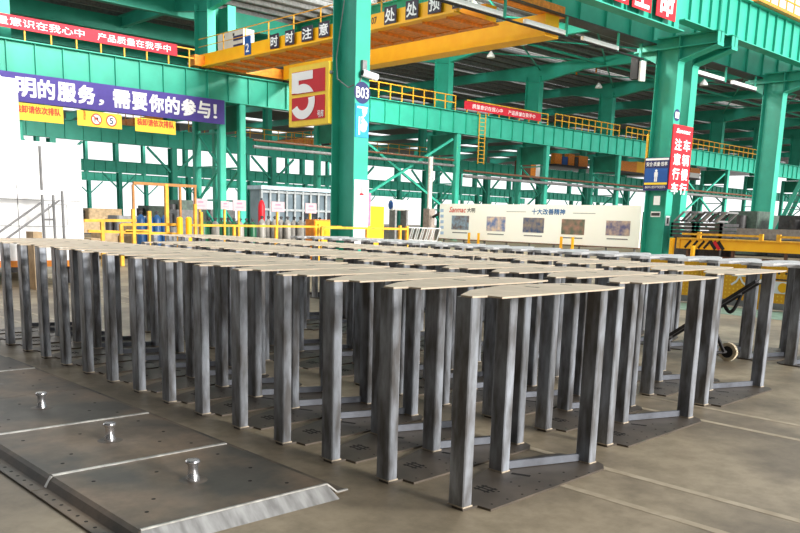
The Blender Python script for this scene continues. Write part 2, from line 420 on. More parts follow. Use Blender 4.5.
def lattice_column(X, label, up=True):
    Y = 42.3
    r = thing('green_lattice_column', label, 'column', (X, Y+1.4, 0), 'green twin-legged columns of the middle line')
    MB().box(X-.22, X+.22, Y-.2, Y+.2, 0, 8.03, .05).build('leg', green_m, r)
    MB().box(X-.22, X+.22, Y+2.7, Y+3.1, 0, 8.03, .05).build('leg', green_m, r)
    MB().box(X-.05, X+.05, Y+.2, Y+2.7, 6.5, 8.0).build('cap_plate', dgreen_m, r)
    g = MB(); z = 0.3; s = 0
    while z < 6.2:
        ya, yb = (Y+.2, Y+2.7) if s % 2 == 0 else (Y+2.7, Y+.2)
        g.bar((X, ya, z), (X, yb, z+2.0), .12); g.bar((X, Y+.2, z+2.0), (X, Y+2.7, z+2.0), .1); z += 2.0; s += 1
    g.build('lacing', green_m, r)
    if up:
        u = MB(); icol(u, X-.28, Y+.95, 8.03, 13.8, .56, 1.5, .05); u.build('upper_shaft', green_m, r)
    return r
lab2 = ['green twin-legged column hidden behind the white machine', 'green twin-legged column under the purple banner end, left of two', 'green twin-legged column under the purple banner end, right of two',
        'green twin-legged column mostly hidden behind the numbered column', 'green twin-legged column left of the small red banner, beside the crossed braces', 'green twin-legged column at the right end of the small red banner',
        'green twin-legged column left of the blue poster column', 'green twin-legged column hidden behind the blue poster column', 'green twin-legged column with slanting brace right of the red traffic sign']
for i, X in enumerate(COLX[:11]):
    lattice_column(X, lab2[i] if i < 9 else 'far green twin-legged column of the middle line, %s from its right end' % ordn(10-i))
beam('crane_runway_beam', 'long green crane beam of the middle line above the purple banner', 6, 150, 42.3, 8.03, 9.66, 1.406, .55)
# beam walkway kerb
# cross braces between the middle columns
def brace(label, x0, x1, z0, z1, Y=42.4, both=True):
    r = thing('cross_brace', label, 'brace', ((x0+x1)/2, Y, (z0+z1)/2), 'slanting green braces of the middle line')
    MB().bar((x0,Y,z0),(x1,Y,z1),.16).build('strut', green_m, r)
    if both: MB().bar((x0,Y+.18,z1),(x1,Y+.18,z0),.16).build('strut', green_m, r)
brace('large crossed green braces right of the numbered column', 34.45, 44.8, 2.2, 7.6)
brace('crossed green braces under the beam right of the red traffic sign', 79.45, 89.8, 2.2, 7.6)
def far_line(Y, z0, z1, n, word, x0):
    beam('crane_runway_beam', 'green crane beam of the %s line' % word, x0, 190, Y, z0, z1, 1.6, .5)
    for i in range(n):
        X = x0+6+BAY*i
        r = thing('green_column', 'green column of the %s line, %s from the left' % (word, ordn(i)), 'column', (X, Y, 0), 'green columns of the %s line' % word)
        m = MB(); icol(m, X-.25, Y-.3, 0.02, z0, .5, .9, .05); m.build('shaft', green_m, r)
        MB().box(X-.5, X+.5, Y-.6, Y+.9, 0, .04).build('foot_plate', green_m, r)
        k_ = MB(); k_.bar((X+.3, Y, z0-2.2), (X+2.6, Y, z0-.1), .18); k_.bar((X-.3, Y, z0-2.2), (X-2.6, Y, z0-.1), .18); build_each(k_, 'knee_brace', green_m, r)
        u = MB(); icol(u, X-.25, Y+.5, z1, 14.0, .5, 1.0, .05); u.build('upper_shaft', green_m, r)
far_line(70.4, 7.4, 9.0, 12, 'third', 8)
far_line(116.0, 7.0, 8.6, 14, 'fourth', 24)
far_line(150.0, 6.9, 8.4, 14, 'fifth', 34)
# rafters over every column position
rl = 0
for i, X in enumerate(COLX):
    if i == 2: continue
    r = thing('roof_rafter', 'green roof rafter over the hall, %s from the left' % ordn(rl), 'roof beam', (X, 40, 14), 'green roof rafters'); rl += 1
    m = MB()
    for (ya, yb) in ((21.5, 43.6), (43.6, 70.9), (70.9, 116.5)):
        L = yb-ya
        m.extrude([(ya,13.3),(ya+4.5,13.95),(yb-4.5,13.95),(yb,13.3),(yb,14.7),(ya,14.7)], 'x', X-.02, X+.02)
        for (p, q) in (((ya,13.3),(ya+4.5,13.95)),((ya+4.5,13.95),(yb-4.5,13.95)),((yb-4.5,13.95),(yb,13.3))):
            m.bar((X,p[0],p[1]),(X,q[0],q[1]),.36,.05)
        m.box(X-.18, X+.18, ya, yb, 14.66, 14.70)
    m.build('girder', green_m, r)
    b = MB()
    if X < 120 and i > 1:
        for y in (24, 30.5, 37):
            b.bar((X, y, 14.3), (X+BAY, y+6.5, 14.3), .09); b.bar((X, y+6.5, 14.25), (X+BAY, y, 14.25), .09)
        for y in (24, 37.0): b.bar((X, y, 14.1), (X+BAY, y, 14.1), .16)
        b.build('roof_bracing', green_m, r)
for Y, w in ((47.5, 'near'), (55.0, 'middle'), (63.0, 'far')):
    r = thing('roof_girder', 'long green roof girder at upper left, %s of three' % w, 'roof beam', (10, Y, 13.8), 'long roof girders behind the middle line')
    m = MB(); m.box(-10, 34, Y-.02, Y+.02, 13.6, 14.6); m.box(-10, 34, Y-.2, Y+.2, 13.57, 13.62); m.build('girder', green_m, r)

# ------------------------------------------------------------------ railings on the beams
def railing(name, label, X0, X1, Y, z, h, pitch, grp, m=ry_m, th=.035):
    r = thing(name, label, 'railing', (X0, Y, z), grp)
    p = MB(); x = X0
    while x <= X1+1e-6: p.box(x-th, x+th, Y-th, Y+th, z, z+h); x += pitch
    build_each(p, 'post', m, r)
    q = MB()
    for f in (.52, 1.0): q.box(X0-th, X1+th, Y-th*.8, Y+th*.8, z+h*f-th, z+h*f+th)
    build_each(q, 'rail', m, r)
    return r
railing('beam_railing', 'thin yellow railing on the beam behind the red slogan banner', 8, 22.6, 42.05, 9.66, 1.0, 1.3, 'yellow beam railings')
railing('beam_railing', 'thin yellow railing on the beam right of the numbered column', 34.6, 44.6, 42.05, 9.66, 1.05, 1.11, 'yellow beam railings')
railing('beam_railing', 'thin yellow railing on the beam under the small red banner', 45.9, 56.1, 42.05, 9.66, 0.9, 1.27, 'yellow beam railings')
railing('beam_railing', 'dense yellow railing on the beam right of the small red banner', 57.1, 67.2, 42.05, 9.66, 1.05, 1.0, 'yellow beam railings')
railing('beam_railing', 'yellow railing on the beam just left of the blue poster column', 68.3, 77, 42.05, 9.66, 1.05, 1.0, 'yellow beam railings')
railing('beam_railing', 'yellow railing on the beam right of the red traffic sign', 80, 98, 42.05, 9.66, 1.05, 1.2, 'yellow beam railings')
railing('beam_railing', 'yellow railing on the third beam line seen through the crossed braces', 38, 72, 70.1, 9.0, 1.0, 1.7, 'yellow beam railings')
r = thing('walkway_railing', 'orange walkway edge and yellow railing on top of the beam at upper right', 'railing', (42, 18.4, 13.07))
MB().box(41.5, 60, 18.0, 18.9, 13.07, 13.22).build('walkway_edge', orange_m, r)
p = MB(); x = 42.0
while x < 60: p.box(x-.03, x+.03, 18.05, 18.11, 13.22, 14.3); x += 1.0
build_each(p, 'post', ry_m, r)
p = MB(); p.box(41.9, 60, 18.05, 18.11, 13.7, 13.76); p.box(41.9, 60, 18.05, 18.11, 14.25, 14.31); build_each(p, 'rail', ry_m, r)
r = thing('access_ladder', 'yellow vertical access ladder right of the lattice column on the middle line', 'ladder', (47.8, 42.2, 5.8))
m = MB(); m.box(46.9,46.96,41.6,41.66,5.9,9.7); m.box(47.6,47.66,41.6,41.66,5.9,9.7); build_each(m, 'rail', ry_m, r)
m = MB()
for q in range(12): m.box(46.9,47.66,41.61,41.65,6.0+.3*q,6.04+.3*q)
build_each(m, 'rung', ry_m, r)
m = MB()
m.box(37.45,37.57,21.32,21.44,4.2,6.25); m.build('drain_pipe', ry_m, None)
tag(bpy.data.objects['drain_pipe'], 'thin yellow vertical pipe beside the blue poster column', 'pipe')

# ------------------------------------------------------------------ banners and signs on the middle line
def sign_y(name, label, cat, X0, X1, Y, z0, z1, m, t=.03, grp=None):
    """a flat sign facing -Y (towards the camera side)"""
    r = thing(name, label, cat, ((X0+X1)/2, Y, z0), grp)
    MB().box(X0, X1, Y, Y+t, z0, z1).build('panel', m, r)
    return r
r = sign_y('slogan_banner', 'long purple banner with large white characters on the left crane beam', 'banner', 8.0, 24.5, 41.9, 6.70, 8.08, purple_m)
chars = '文明的服务，需要你的参与！'
cx0 = [12.02-1.18+i for i in range(1)]
pxs = [(-13,12),(17,36),(39,55),(58.5,76),(79,95),(99,104),(114,130),(133,147),(150,163.5),(166,179.5),(182,195.5),(198,210),(213.5,217)]
for ch, (pa, pb) in zip(chars, pxs):
    yc = 96+ (pa+pb)/2*0.128
    xa, xb = at(pa, yc, Y=41.9).x, at(pb, yc, Y=41.9).x
    if ch == '，': text(ch, (xa, 41.895, 6.98), UX, UZ, xb-xa, .28, ltr_m, r, bold=.04)
    elif ch == '！': text(ch, (xa, 41.895, 7.0), UX, UZ, xb-xa, .78, ltr_m, r, bold=.04)
    else: text(ch, (xa, 41.895, 6.98), UX, UZ, xb-xa, .88, ltr_m, r, bold=.035)
def ysign(px0, px1, py0, py1, label, Y=41.85):
    a = at(px0, py0, Y=Y); b = at(px1, py1, Y=Y)
    return sign_y('notice_board', label, 'sign', a.x, b.x, Y, b.z, a.z, sy_m, .03, 'small yellow notices under the purple banner'), a.x, b.x, b.z, a.z
r, x0, x1, z0, z1 = ysign(16.5, 63.8, 102, 124, 'yellow notice with red characters beside the white machine, under the purple banner')
x0 = at(14, 110, Y=41.85).x
text('装卸请依次排队', (x0+.05, 41.845, z0+.36), UX, UZ, (x1-x0)-.2, .36, rltr_m, r, bold=.03)
r, x0, x1, z0, z1 = ysign(77, 122, 109.6, 129.5, 'yellow notice with two red ringed traffic symbols under the purple banner')
text('门卫处', (x0+.32, 41.845, z0+.3), UX, UZ, .12, .5, rltr_m, r, bold=.01)
w = x1-x0; zc = (z0+z1)/2
for j, fx in enumerate((.42, .76)):
    cx = x0+w*fx
    MB().disc((cx, 41.85, zc), (0,-1,0), .30, .01, 28).build('ring', rltr_m, r)
    MB().disc((cx, 41.84, zc), (0,-1,0), .235, .006, 28).build('ring_face', ltr_m, r)
    if j == 0:
        m = MB(); m.bar((cx-.09,41.832,zc-.14),(cx-.09,41.832,zc+.14),.01,.05); m.box(cx-.05,cx+.1,41.828,41.834,zc-.02,zc+.10); m.build('symbol', kltr_m, r)
        MB().bar((cx-.19,41.826,zc+.17),(cx+.19,41.826,zc-.17),.008,.06).build('slash', rltr_m, r)
    else: text('5', (cx-.09, 41.833, zc-.16), UX, UZ, .18, .32, navy_m, r, bold=.03)
r, x0, x1, z0, z1 = ysign(135, 175.8, 117, 135, 'yellow notice with red characters near the right end of the purple banner')
text('装卸请依次排队', (x0+.12, 41.845, z0+.34), UX, UZ, (x1-x0)-.24, .36, rltr_m, r, bold=.03)
r = sign_y('slogan_banner', 'long red banner with white characters on the railing at upper left', 'banner', 7.0, 21.5, 41.95, 10.13, 10.75, bred_m)
text('质量意识在我心中', (11.2, 41.945, 10.26), UX, UZ, 5.0, .38, ltr_m, r, bold=0)
text('产品质量在我手中', (16.9, 41.945, 10.26), UX, UZ, 4.2, .38, ltr_m, r, bold=0)
r = sign_y('slogan_banner', 'small red banner with white characters on the railing right of the numbered column', 'banner', 45.5, 55.0, 41.95, 9.86, 10.47, bred_m)
text('质量意识在我心中', (46.4, 41.945, 10.0), UX, UZ, 3.6, .33, ltr_m, r, bold=0)
text('产品质量在我手中', (50.7, 41.945, 10.0), UX, UZ, 3.5, .33, ltr_m, r, bold=0)
# white on red squares of the near beam
for ch, px0, px1, lb in (('生', 632, 651, 'red square with a white character, second of the slogan on the near beam'), ('的', 609, 628, 'red square with a white character, cut by the picture top, on the near beam'), ('命', 656.5, 676, 'red square with a white character, last of the slogan on the near beam')):
    a = at(px0, 8, Y=18.25); b = at(px1, 12, Y=18.25)
    r = sign_y('slogan_square', lb, 'sign', a.x, b.x, 18.25, 10.72, 12.1, red_m, .03, 'red slogan squares on the near beam')
    text(ch, (a.x+.22, 18.245, 10.86), UX, UZ, b.x-a.x-.44, 1.1, ltr_m, r, bold=.03)

# ------------------------------------------------------------------ fittings on the numbered column
# sign facing -X, beside the column
r = thing('number_sign', 'big red and white number five sign with yellow border on the green column', 'sign', (15.9, 22.4, 4.7))
MB().box(15.95, 16.2, 21.25, 23.6, 4.72, 6.82).build('panel', sy_m, r)
MB().box(15.93, 15.95, 21.45, 23.4, 4.92, 5.72).build('red_field', red_m, r)
MB().box(15.93, 15.95, 21.45, 23.4, 5.84, 6.62).build('red_field', red_m, r)
# the figure 5, drawn as a thick outline split by the yellow bar
def strokes(mb, pts, w, x):
    for (y0, z0), (y1, z1) in zip(pts, pts[1:]): mb.bar((x, y0, z0), (x, y1, z1), .012, w)
    for (y0, z0) in pts[1:-1]: mb.disc((x-.006, y0, z0), (1,0,0), w/2, .012, 16)
top = MB()
top.box(15.915, 15.93, 22.14, 22.97, 6.31, 6.60); top.box(15.915, 15.93, 22.97, 23.38, 5.88, 6.60)
def ring5(mb, cy, cz, ro, ri, t0, t1, zlo, zhi, x=15.909):
    n = 22; pts = []
    for i in range(n+1):
        t = t0+(t1-t0)*i/n; pts.append(t)
    for a, b in zip(pts, pts[1:]):
        q = [(cy-math.cos(t)*rr, cz+math.sin(t)*rr*.85) for t, rr in ((a,ro),(b,ro),(b,ri),(a,ri))]
        q = [(y, min(zhi, max(zlo, z))) for y, z in q]
        if max(z for _, z in q)-min(z for _, z in q) < 1e-4: continue
        vs = [(x, y, z) for y, z in q]+[(x+.014, y, z) for y, z in q]
        mb._add(vs, [(0,1,2,3),(7,6,5,4),(0,4,5,1),(1,5,6,2),(2,6,7,3),(3,7,4,0)])
ring5(top, 22.72, 5.56, .72, .36, .12*PI, .82*PI, 5.86, 6.28)
top.build('figure', ltr_m, r)
bot = MB(); ring5(bot, 22.72, 5.56, .72, .36, -.86*PI, .12*PI, 4.94, 5.70)
bot.build('figure', ltr_m, r)
text('号库', (15.925, 21.85, 4.96), (0,-1,0), UZ, .36, .24, ltr_m, r, bold=.02)
MB().box(15.98, 16.1, 21.2, 21.3, 6.4, 6.5).build('bracket', grey_m, r)
# camera
r = thing('security_camera', 'small white security camera on the numbered green column', 'camera', (16.5, 19.9, 6.3))
MB().box(16.33, 16.52, 19.88, 20.0, 6.35, 6.75).build('bracket', grey_m, r)
m = MB(); m.tube((16.30,19.85,6.32),(16.85,19.72,6.22),.12,14); m.build('housing', white_m, r)
MB().disc((16.295,19.851,6.321),(-1,.2,.1),.09,.02,14).build('lens', black_m, r)
m = MB(); m.path([(16.08,20.6,8.8),(16.08,21.0,6.9),(16.05,20.9,6.2),(16.05,20.3,5.85),(16.3,19.97,6.05),(16.4,19.96,6.4)], .02, 6)
tag(m.build('cable', grey_m), 'thin loose cable drooping across the numbered green column', 'cable')
r = thing('column_number_disc', 'round navy disc reading B03 on the green column', 'sign', (16.42, 19.99, 5.7))
MB().disc((16.42, 20.0, 5.70), (0,-1,0), .36, .015, 30).build('disc', navy_m, r)
text('B03', (16.14, 19.984, 5.52), UX, UZ, .56, .36, ltr_m, r, bold=.01)
r = sign_y('column_poster', 'narrow blue poster with white figure under the number disc', 'poster', 16.13, 16.72, 19.97, 4.22, 5.33, cyan_m)
m = MB()
for q in range(6): m.disc((16.48+.05*math.sin(q*1.7), 19.97, 4.55+.11*q), (0,-1,0), .1+.05*math.cos(q), .004+.0015*q, 12)
m.box(16.2, 16.66, 19.964, 19.97, 5.18, 5.24); m.box(16.26,16.32,19.958,19.97,4.3,4.9); m.build('print', ltr_m, r)
r = sign_y('notice_board', 'tall white notice with red writing at the foot of the numbered column', 'sign', 16.12, 16.78, 19.96, .5, 2.78, white_m)
m = MB(); m.box(16.35, 16.55, 19.955, 19.96, 2.25, 2.33); m.box(16.43,16.46,19.955,19.96,2.3,2.55); m.build('print', bred_m, r)
MB().box(16.80, 16.9, 19.97, 20.0, 1.2, 2.35).build('side_strip', mat('pink_print', (224,120,150), .6), r)

# fittings on the poster column pair
def pan_x(name, label, cat, X, pxa, pya, pxb, pyb, m, t=.03, grp=None):
    """flat sign facing -X whose picture corners are (pxa,pya) upper left and (pxb,pyb) lower right"""
    a = at(pxa, pya, X=X); b = at(pxb, pyb, X=X)
    r = thing(name, label, cat, (X, (a.y+b.y)/2, b.z), grp)
    MB().box(X, X+t, b.y, a.y, b.z, a.z).build('panel', m, r)
    return r, a, b
r, a, b = pan_x('safety_poster', 'navy safety poster with a small white figure on the green column', 'poster', 37.40, 645.5, 158, 667, 190.5, navy_m)
H = a.z-b.z; W = a.y-b.y
MB().box(37.385, 37.40, b.y+.05, a.y-.05, b.z+H*.25, b.z+H*.68).build('blue_field', blue_m, r)
MB().box(37.385, 37.40, b.y+.05, a.y-.05, b.z+H*.18, b.z+H*.245).build('yellow_band', sy_m, r)
MB().box(37.385, 37.40, b.y+.04, a.y-.04, b.z+H*.92, b.z+H*.98).build('white_band', ltr_m, r)
text('安全·质量·效率', (37.39, a.y-.1, b.z+H*.74), (0,-1,0), UZ, W-.2, H*.13, ltr_m, r, bold=.02)
text('高高兴兴上班来 平平安安回家去', (37.39, a.y-.12, b.z+H*.07), (0,-1,0), UZ, W-.24, H*.08, ltr_m, r, bold=.0)
cy = (a.y+b.y)/2
m = MB(); m.disc((37.385, cy, b.z+H*.60), (-1,0,0), .07, .006, 12); m.box(37.377, 37.385, cy-.10, cy+.10, b.z+H*.42, b.z+H*.56); m.box(37.377,37.385,cy-.08,cy-.01,b.z+H*.27,b.z+H*.43); m.box(37.377,37.385,cy+.01,cy+.08,b.z+H*.27,b.z+H*.43)
m.build('figure', ltr_m, r)
r = thing('traffic_sign', 'tall red sign with white characters across the two close green columns', 'sign', (38.5, 19.9, 3.4))
a = at(675.3, 124, Y=19.9); b = at(691, 192, Y=19.9)
a = at(672, 124, Y=19.9); x0, x1 = at(671, 160, Y=19.9).x, at(690.5, 160, Y=19.9).x
z0, z1 = 3.42, 6.68
MB().box(x0, x1, 19.9, 19.95, z0, z1).build('panel', red_m, r)
w = x1-x0
for i, ch in enumerate('注意行车'): text(ch, (x0+w*.12, 19.893, z1-.62-.74*(i+1)+.1), UX, UZ, w*.34, .56, ltr_m, r, bold=.025)
for i, ch in enumerate('车辆慢行'): text(ch, (x0+w*.56, 19.893, z1-.62-.74*(i+1)+.1), UX, UZ, w*.34, .56, ltr_m, r, bold=.025)
text('Sanmac', (x0+w*.14, 19.893, z1-.40), UX, UZ, w*.72, .22, ltr_m, r, bold=.03, shear=.3)
r, a, b = pan_x('paper_notice', 'small white paper notice on the green column below the navy poster', 'sign', 37.42, 654, 196, 659.5, 205, white_m, .01)
r, a, b = pan_x('diamond_label', 'small dark and white diamond label low on the green column', 'sign', 37.42, 651, 211.5, 660, 217, white_m, .01)
MB().box(37.41, 37.42, b.y+.03, a.y-.03, b.z+.06, a.z-.06).build('print', dgrey_m, r)
r = sign_y('column_label', 'small white label with dark mark on the left column edge', 'sign', 37.55, 37.95, 19.98, 1.55, 2.05, white_m, .02)
MB().box(37.66, 37.84, 19.97, 19.98, 1.65, 1.95).build('print', kltr_m, r)
r = sign_y('column_label', 'small blank white label on the right column edge', 'sign', 39.05, 39.5, 19.98, 1.5, 2.0, white_m, .02)
r = thing('column_number_disc', 'small navy and white round disc above the red traffic sign', 'sign', (37.75, 19.99, 7.1))
MB().disc((37.78, 20.0, 7.15), (0,-1,0), .3, .012, 20).build('disc', navy_m, r)
MB().box(37.6, 37.96, 19.975, 19.985, 7.0, 7.3).build('print', ltr_m, r)

# ------------------------------------------------------------------ conductor line under the near beam
kx = .9416
for (X0, X1, lb) in ((17.4, 36.6, 'white covered conductor line hanging under the near beam'), (40.0, 49.8, 'white covered conductor line hanging right of the close column pair')):
    YC = 21.5; ZC = 9.88
    r = thing('conductor_line', lb, 'conductor rail', (X0, YC, ZC), 'conductor lines')
    MB().tube((X0, YC, ZC), (X1, YC, ZC), .05, 8).build('cable', black_m, r)
    segs = [(23.13,27.1),(28.7,31.8),(33.3,36.5)] if X0 < 30 else [(44,48.4),(49.6,53)]
    hs = [27.3,31.95,36.5] if X0 < 30 else [44.3,48.7,52.9]
    for a, b in segs: MB().box(-3.036+(a+3.036)*kx, -3.036+(b+3.036)*kx, YC-.1, YC+.1, ZC+.05, ZC+.24, .04).build('cover', white_m, r)
    for h_ in hs: hx = -3.036+(h_+3.036)*kx; MB().box(hx-.06, hx+.06, YC-.04, YC+.04, ZC, 10.76).build('hanger', green_m, r)
q = at(648, 60, X=36.9)
r = thing('junction_box', 'white upright junction box at the end of the conductor line', 'electrical box', (36.9, 21.8, 8.7))
za, zb = at(648, 60, X=36.9).z, at(648, 80, X=36.9).z
MB().box(36.85, 37.2, 21.66, 21.86, zb, za).build('body', white_m, r)
MB().box(36.75, 37.1, 21.9, 22.3, zb+.1, za+.2).build('cover', black_m, r)
MB().box(36.95, 37.05, 21.86, 22.0, za-.3, 10.76).build('bracket', green_m, r)

# ------------------------------------------------------------------ yellow overhead crane
r = thing('overhead_crane', 'yellow overhead travelling crane bridge with black character plates', 'crane', (24.5, 31, 9.0))
YE = at(457, 14.5, X=23.25).y
m = MB(); m.box(23.25, 23.4, YE, 42.75, 9.86, 10.52); m.box(23.05, 23.5, YE, 42.75, 9.80, 9.88); m.build('walkway_beam', yellow_m, r)
m = MB(); m.box(23.4, 25.7, YE, 41.5, 9.82, 9.87); m.box(25.5, 25.9, YE, 41.5, 9.78, 9.84)
y = YE+.7
while y < 41.5: m.box(23.4, 25.6, y-.04, y+.04, 9.70, 9.82); y += 1.42
m.build('walkway_deck', orange_m, r)
MB().box(25.0, 25.7, YE, 41.6, 9.87, 10.5).build('main_girder', yellow_m, r)
YG = at(544.7, 36.7, X=28.6).y
m = MB(); m.box(28.6, 29.6, YG, 41.7, 9.76, 10.7); m.build('main_girder', yellow_m, r)
m = MB(); m.box(22.6, 30.0, 41.95, 42.65, 9.82, 10.4); m.build('end_carriage', orange_m, r)
m = MB(); m.box(23.6, 30.0, YG, YG+.5, 10.72, 11.2); m.build('end_carriage', orange_m, r)
for xx in (23.3, 29.2): MB().tube((xx,42.2,9.86),(xx,42.4,9.86),.19,16).build('wheel', dgrey_m, r)
m = MB(); y = YE+.3
while y < 42: m.box(23.28, 23.33, y-.025, y+.025, 10.5, 11.4); y += 2.2
m.box(23.28, 23.32, YE, 42.7, 11.37, 11.41); m.box(23.28, 23.32, YE, 42.7, 10.95, 10.98); m.build('railing', ry_m, r)
for ch, pa, pb, pt, pbm in (('时',270,278.5,34,48.5),('时',285,294,30,44.8),('注',301.5,312.5,26,41),('意',318.5,329,21.5,37),
                            ('处',384.2,396,6,24),('处',405.5,418,0,18.6),('预',428,441,-6,13),('防',452.5,466,-11,7.5)):
    a = at(pa, (pt+pbm)/2, X=23.1); b = at(pb, (pt+pbm)/2, X=23.1); zt = at((pa+pb)/2, pt, X=23.1).z; zb = at((pa+pb)/2, pbm, X=23.1).z
    p = MB().box(23.1, 23.13, b.y, a.y, zb, zt).build('character_plate', blackp_m, r)
    text(ch, (23.094, a.y-.08, zb+.1), (0,-1,0), UZ, a.y-b.y-.16, zt-zb-.2, ltr_m, p, bold=.02)
p = text('07', (23.245, at(371.5,25,X=23.25).y, 10.1), (0,-1,0), UZ, .35, .28, kltr_m, r, bold=.02)
a = at(218, 60, X=23.6); b = at(243.5, 52, X=23.6)
r = thing('control_cabinet', 'pale grey control cabinet on the left end of the yellow crane walkway', 'cabinet', (23.9, (a.y+b.y)/2, 9.86))
MB().box(23.6, 24.3, b.y, a.y, 9.87, 11.5).build('body', mat('cabinet_pale', (214,214,206), .5, var=.02), r)
for f0, f1, z0, z1 in ((.62,.98,10.95,11.2),(.62,.98,10.35,10.75),(.05,.12,9.95,10.2),(.4,.5,9.95,10.2)):
    MB().box(23.585, 23.6, a.y-(a.y-b.y)*f1, a.y-(a.y-b.y)*f0, z0, z1).build('vent', navy_m, r)
m = MB()
for f in (.22,.6): m.box(23.585,23.6,a.y-(a.y-b.y)*(f+.06),a.y-(a.y-b.y)*f,11.22,11.36)
build_each(m, 'gauge', kltr_m, r)
a = at(246, 37, X=23.3); b = at(252, 51.5, X=23.3)
r = thing('number_plate', 'small blue plate with a white 2 beside the control cabinet', 'sign', (23.2, (a.y+b.y)/2, b.z))
MB().box(23.2, 23.24, b.y, a.y, b.z-.15, a.z).build('panel', blue_m, r)
text('2', (23.195, a.y-.14, b.z), (0,-1,0), UZ, .3, .42, ltr_m, r, bold=.03)
# hanging trolley seen beyond the conductor line
a = at(572, 41, X=58); b = at(598, 52, X=58)
r = thing('crane_trolley', 'small yellow crane trolley hanging beyond the conductor line', 'crane', (58, (a.y+b.y)/2, b.z))
MB().box(58, 59.2, b.y, a.y, b.z+.2, a.z+.3).build('body', yellow_m, r)
MB().box(57.8, 61.0, b.y-.1, a.y, b.z+.05, b.z+.2).build('floor_plate', orange_m, r)
m = MB(); m.box(58.4,58.5,b.y+.3,b.y+.4,a.z+.3,13.95); m.box(58.4,58.5,a.y-.4,a.y-.3,a.z+.3,13.95); build_each(m, 'hanger', orange_m, r)

# ------------------------------------------------------------------ far cranes
def far_crane(label, X, Y0, Y1, z, m_, truss=False):
    r = thing('bridge_crane', label, 'crane', (X, (Y0+Y1)/2, z), 'far overhead cranes')
    MB().box(X, X+1.1, Y0, Y1, z, z+1.2).build('girder', m_, r)
    MB().box(X-1.4, X+2.6, Y0-.3, Y0+.3, z-.1, z+.7).build('end_carriage', dgrey_m, r)
    MB().box(X-1.4, X+2.6, Y1-.3, Y1+.3, z-.1, z+.7).build('end_carriage', dgrey_m, r)
    g = MB(); y = Y0+.6
    while y < Y1: g.box(X-.05, X, y-.05, y+.05, z, z+2.0); y += 1.6
    g.box(X-.05, X, Y0, Y1, z+1.95, z+2.0); g.build('railing', m_, r)
xa = at(331, 160, Y=71.5).x; ya = at(273, 166, X=xa).y
far_crane('far orange crane bridge left of the numbered column', xa, 71.3, min(ya, 92.2), 9.05, orange_m)
xa = at(152, 146, Y=71.5).x; ya = at(118, 150, X=xa).y
far_crane('far orange crane bridge seen under the purple banner', xa, 71.3, min(ya, 92.2), 9.05, orange_m)
def far_box(label, px0, px1, py0, py1, Y, d, parts):
    a, b = at(px0, (py0+py1)/2, Y=Y), at(px1, (py0+py1)/2, Y=Y); zt, zb = at((px0+px1)/2, py0, Y=Y).z, at((px0+px1)/2, py1, Y=Y).z
    r = thing('crane_trolley', label, 'crane', ((a.x+b.x)/2, Y, zb), 'far crane trolleys')
    W = b.x-a.x; H = zt-zb
    for f0, f1, h0, h1, mm in parts: MB().box(a.x+W*f0, a.x+W*f1, Y, Y+d*(f1-f0+.4), zb+H*h0, zb+H*h1).build('housing', mm, r)
    MB().box(a.x, b.x, Y-.1, Y+d, zb-.25, zb).build('carriage', dgrey_m, r)
    return r
far_box('orange and white crane trolley on the third beam line left of the slim columns', 555, 588, 154, 165.5, 69.9, 1.2, [(0,.2,0,.9,orange_m),(.22,.38,0,.7,blue_m),(.4,.58,.0,1,orange_m),(.6,.7,0,.8,dgrey_m),(.72,1,0,.95,orange_m)])
far_box('large orange crane body left of the blue poster column', 616, 650, 161, 172, 62, 3, [(0,.6,.0,.9,orange_m),(.6,1,.0,1,yellow_m)])
far_box('small orange crane body with white end right of the red traffic sign', 690, 700, 168, 178, 62, 2, [(0,1,.5,1,orange_m),(0,1,0,.5,white_m)])
far_box('tilted brown and white crane trolley beside the slim lattice column', 523, 540, 161, 178, 60, 1.5, [(0,.45,.1,1,hose_m),(.45,.75,0,.8,orange_m),(.75,1,0,.9,white_m)])

# ------------------------------------------------------------------ left: white machine and handrails
r = thing('white_machine', 'large white machine housing at the left edge', 'machine', (1, 16, 0))
MB().box(-3.5, 4.0, 14.0, 18.0, .35, 2.72, .05).build('housing', white_m, r)
MB().box(-3.5, 2.86, 14.0, 18.0, 2.72, 3.82, .05).build('upper_housing', white_m, r)
m = MB()
for x in (-2.5, 0, 1.7, 3.8): m.box(x-.08, x+.08, 14.2, 14.5, 0, .35); m.box(x-.08, x+.08, 17.4, 17.7, 0, .35)
build_each(m, 'foot', dgrey_m, r)
MB().box(-3.5, 4.0, 13.97, 14.0, .35, .47).build('base_strip', orange_m, r)
m = MB()
for z in (1.12, 1.62): m.box(-3.4, 3.95, 13.993, 14.0, z, z+.012)
m.box(2.72, 2.735, 13.993, 14.0, .5, 1.9); m.box(3.3, 3.312, 13.993, 14.0, 1.15, 1.55); m.box(3.65, 3.662, 13.993, 14.0, 1.15, 1.55); m.box(3.3,3.66,13.993,14.0,1.55,1.562)
m.build('panel_seams', grey_m, r)
r = thing('step_handrail', 'grey handrail with slanting stair rails before the white machine', 'handrail', (2.9, 13.4, 0))
P = lambda px, py: at(px, py, Y=13.4)
m = MB()
for px, t in ((39.5, 146), (62, 191), (53, 193)):
    a = P(px, t); m.tube((a.x, 13.4, 0), (a.x, 13.4, a.z), .028, 8)
build_each(m, 'post', grey_m, r)
m = MB(); a, b = P(-12, 189.5), P(58, 192); m.box(a.x, b.x, 13.37, 13.43, a.z-.05, a.z+.03); m.build('top_rail', white_m, r)
m = MB(); m.tube(P(-6, 236), P(42, 202), .02, 8); m.tube(P(5, 240), P(60, 200), .02, 8); m.tube(P(42,219.5), P(53,219.5), .018, 8); build_each(m, 'stair_rail', grey_m, r)
r = thing('wood_box', 'small brown wooden box on the floor before the white machine', 'box', (2.55, 12.9, 0))
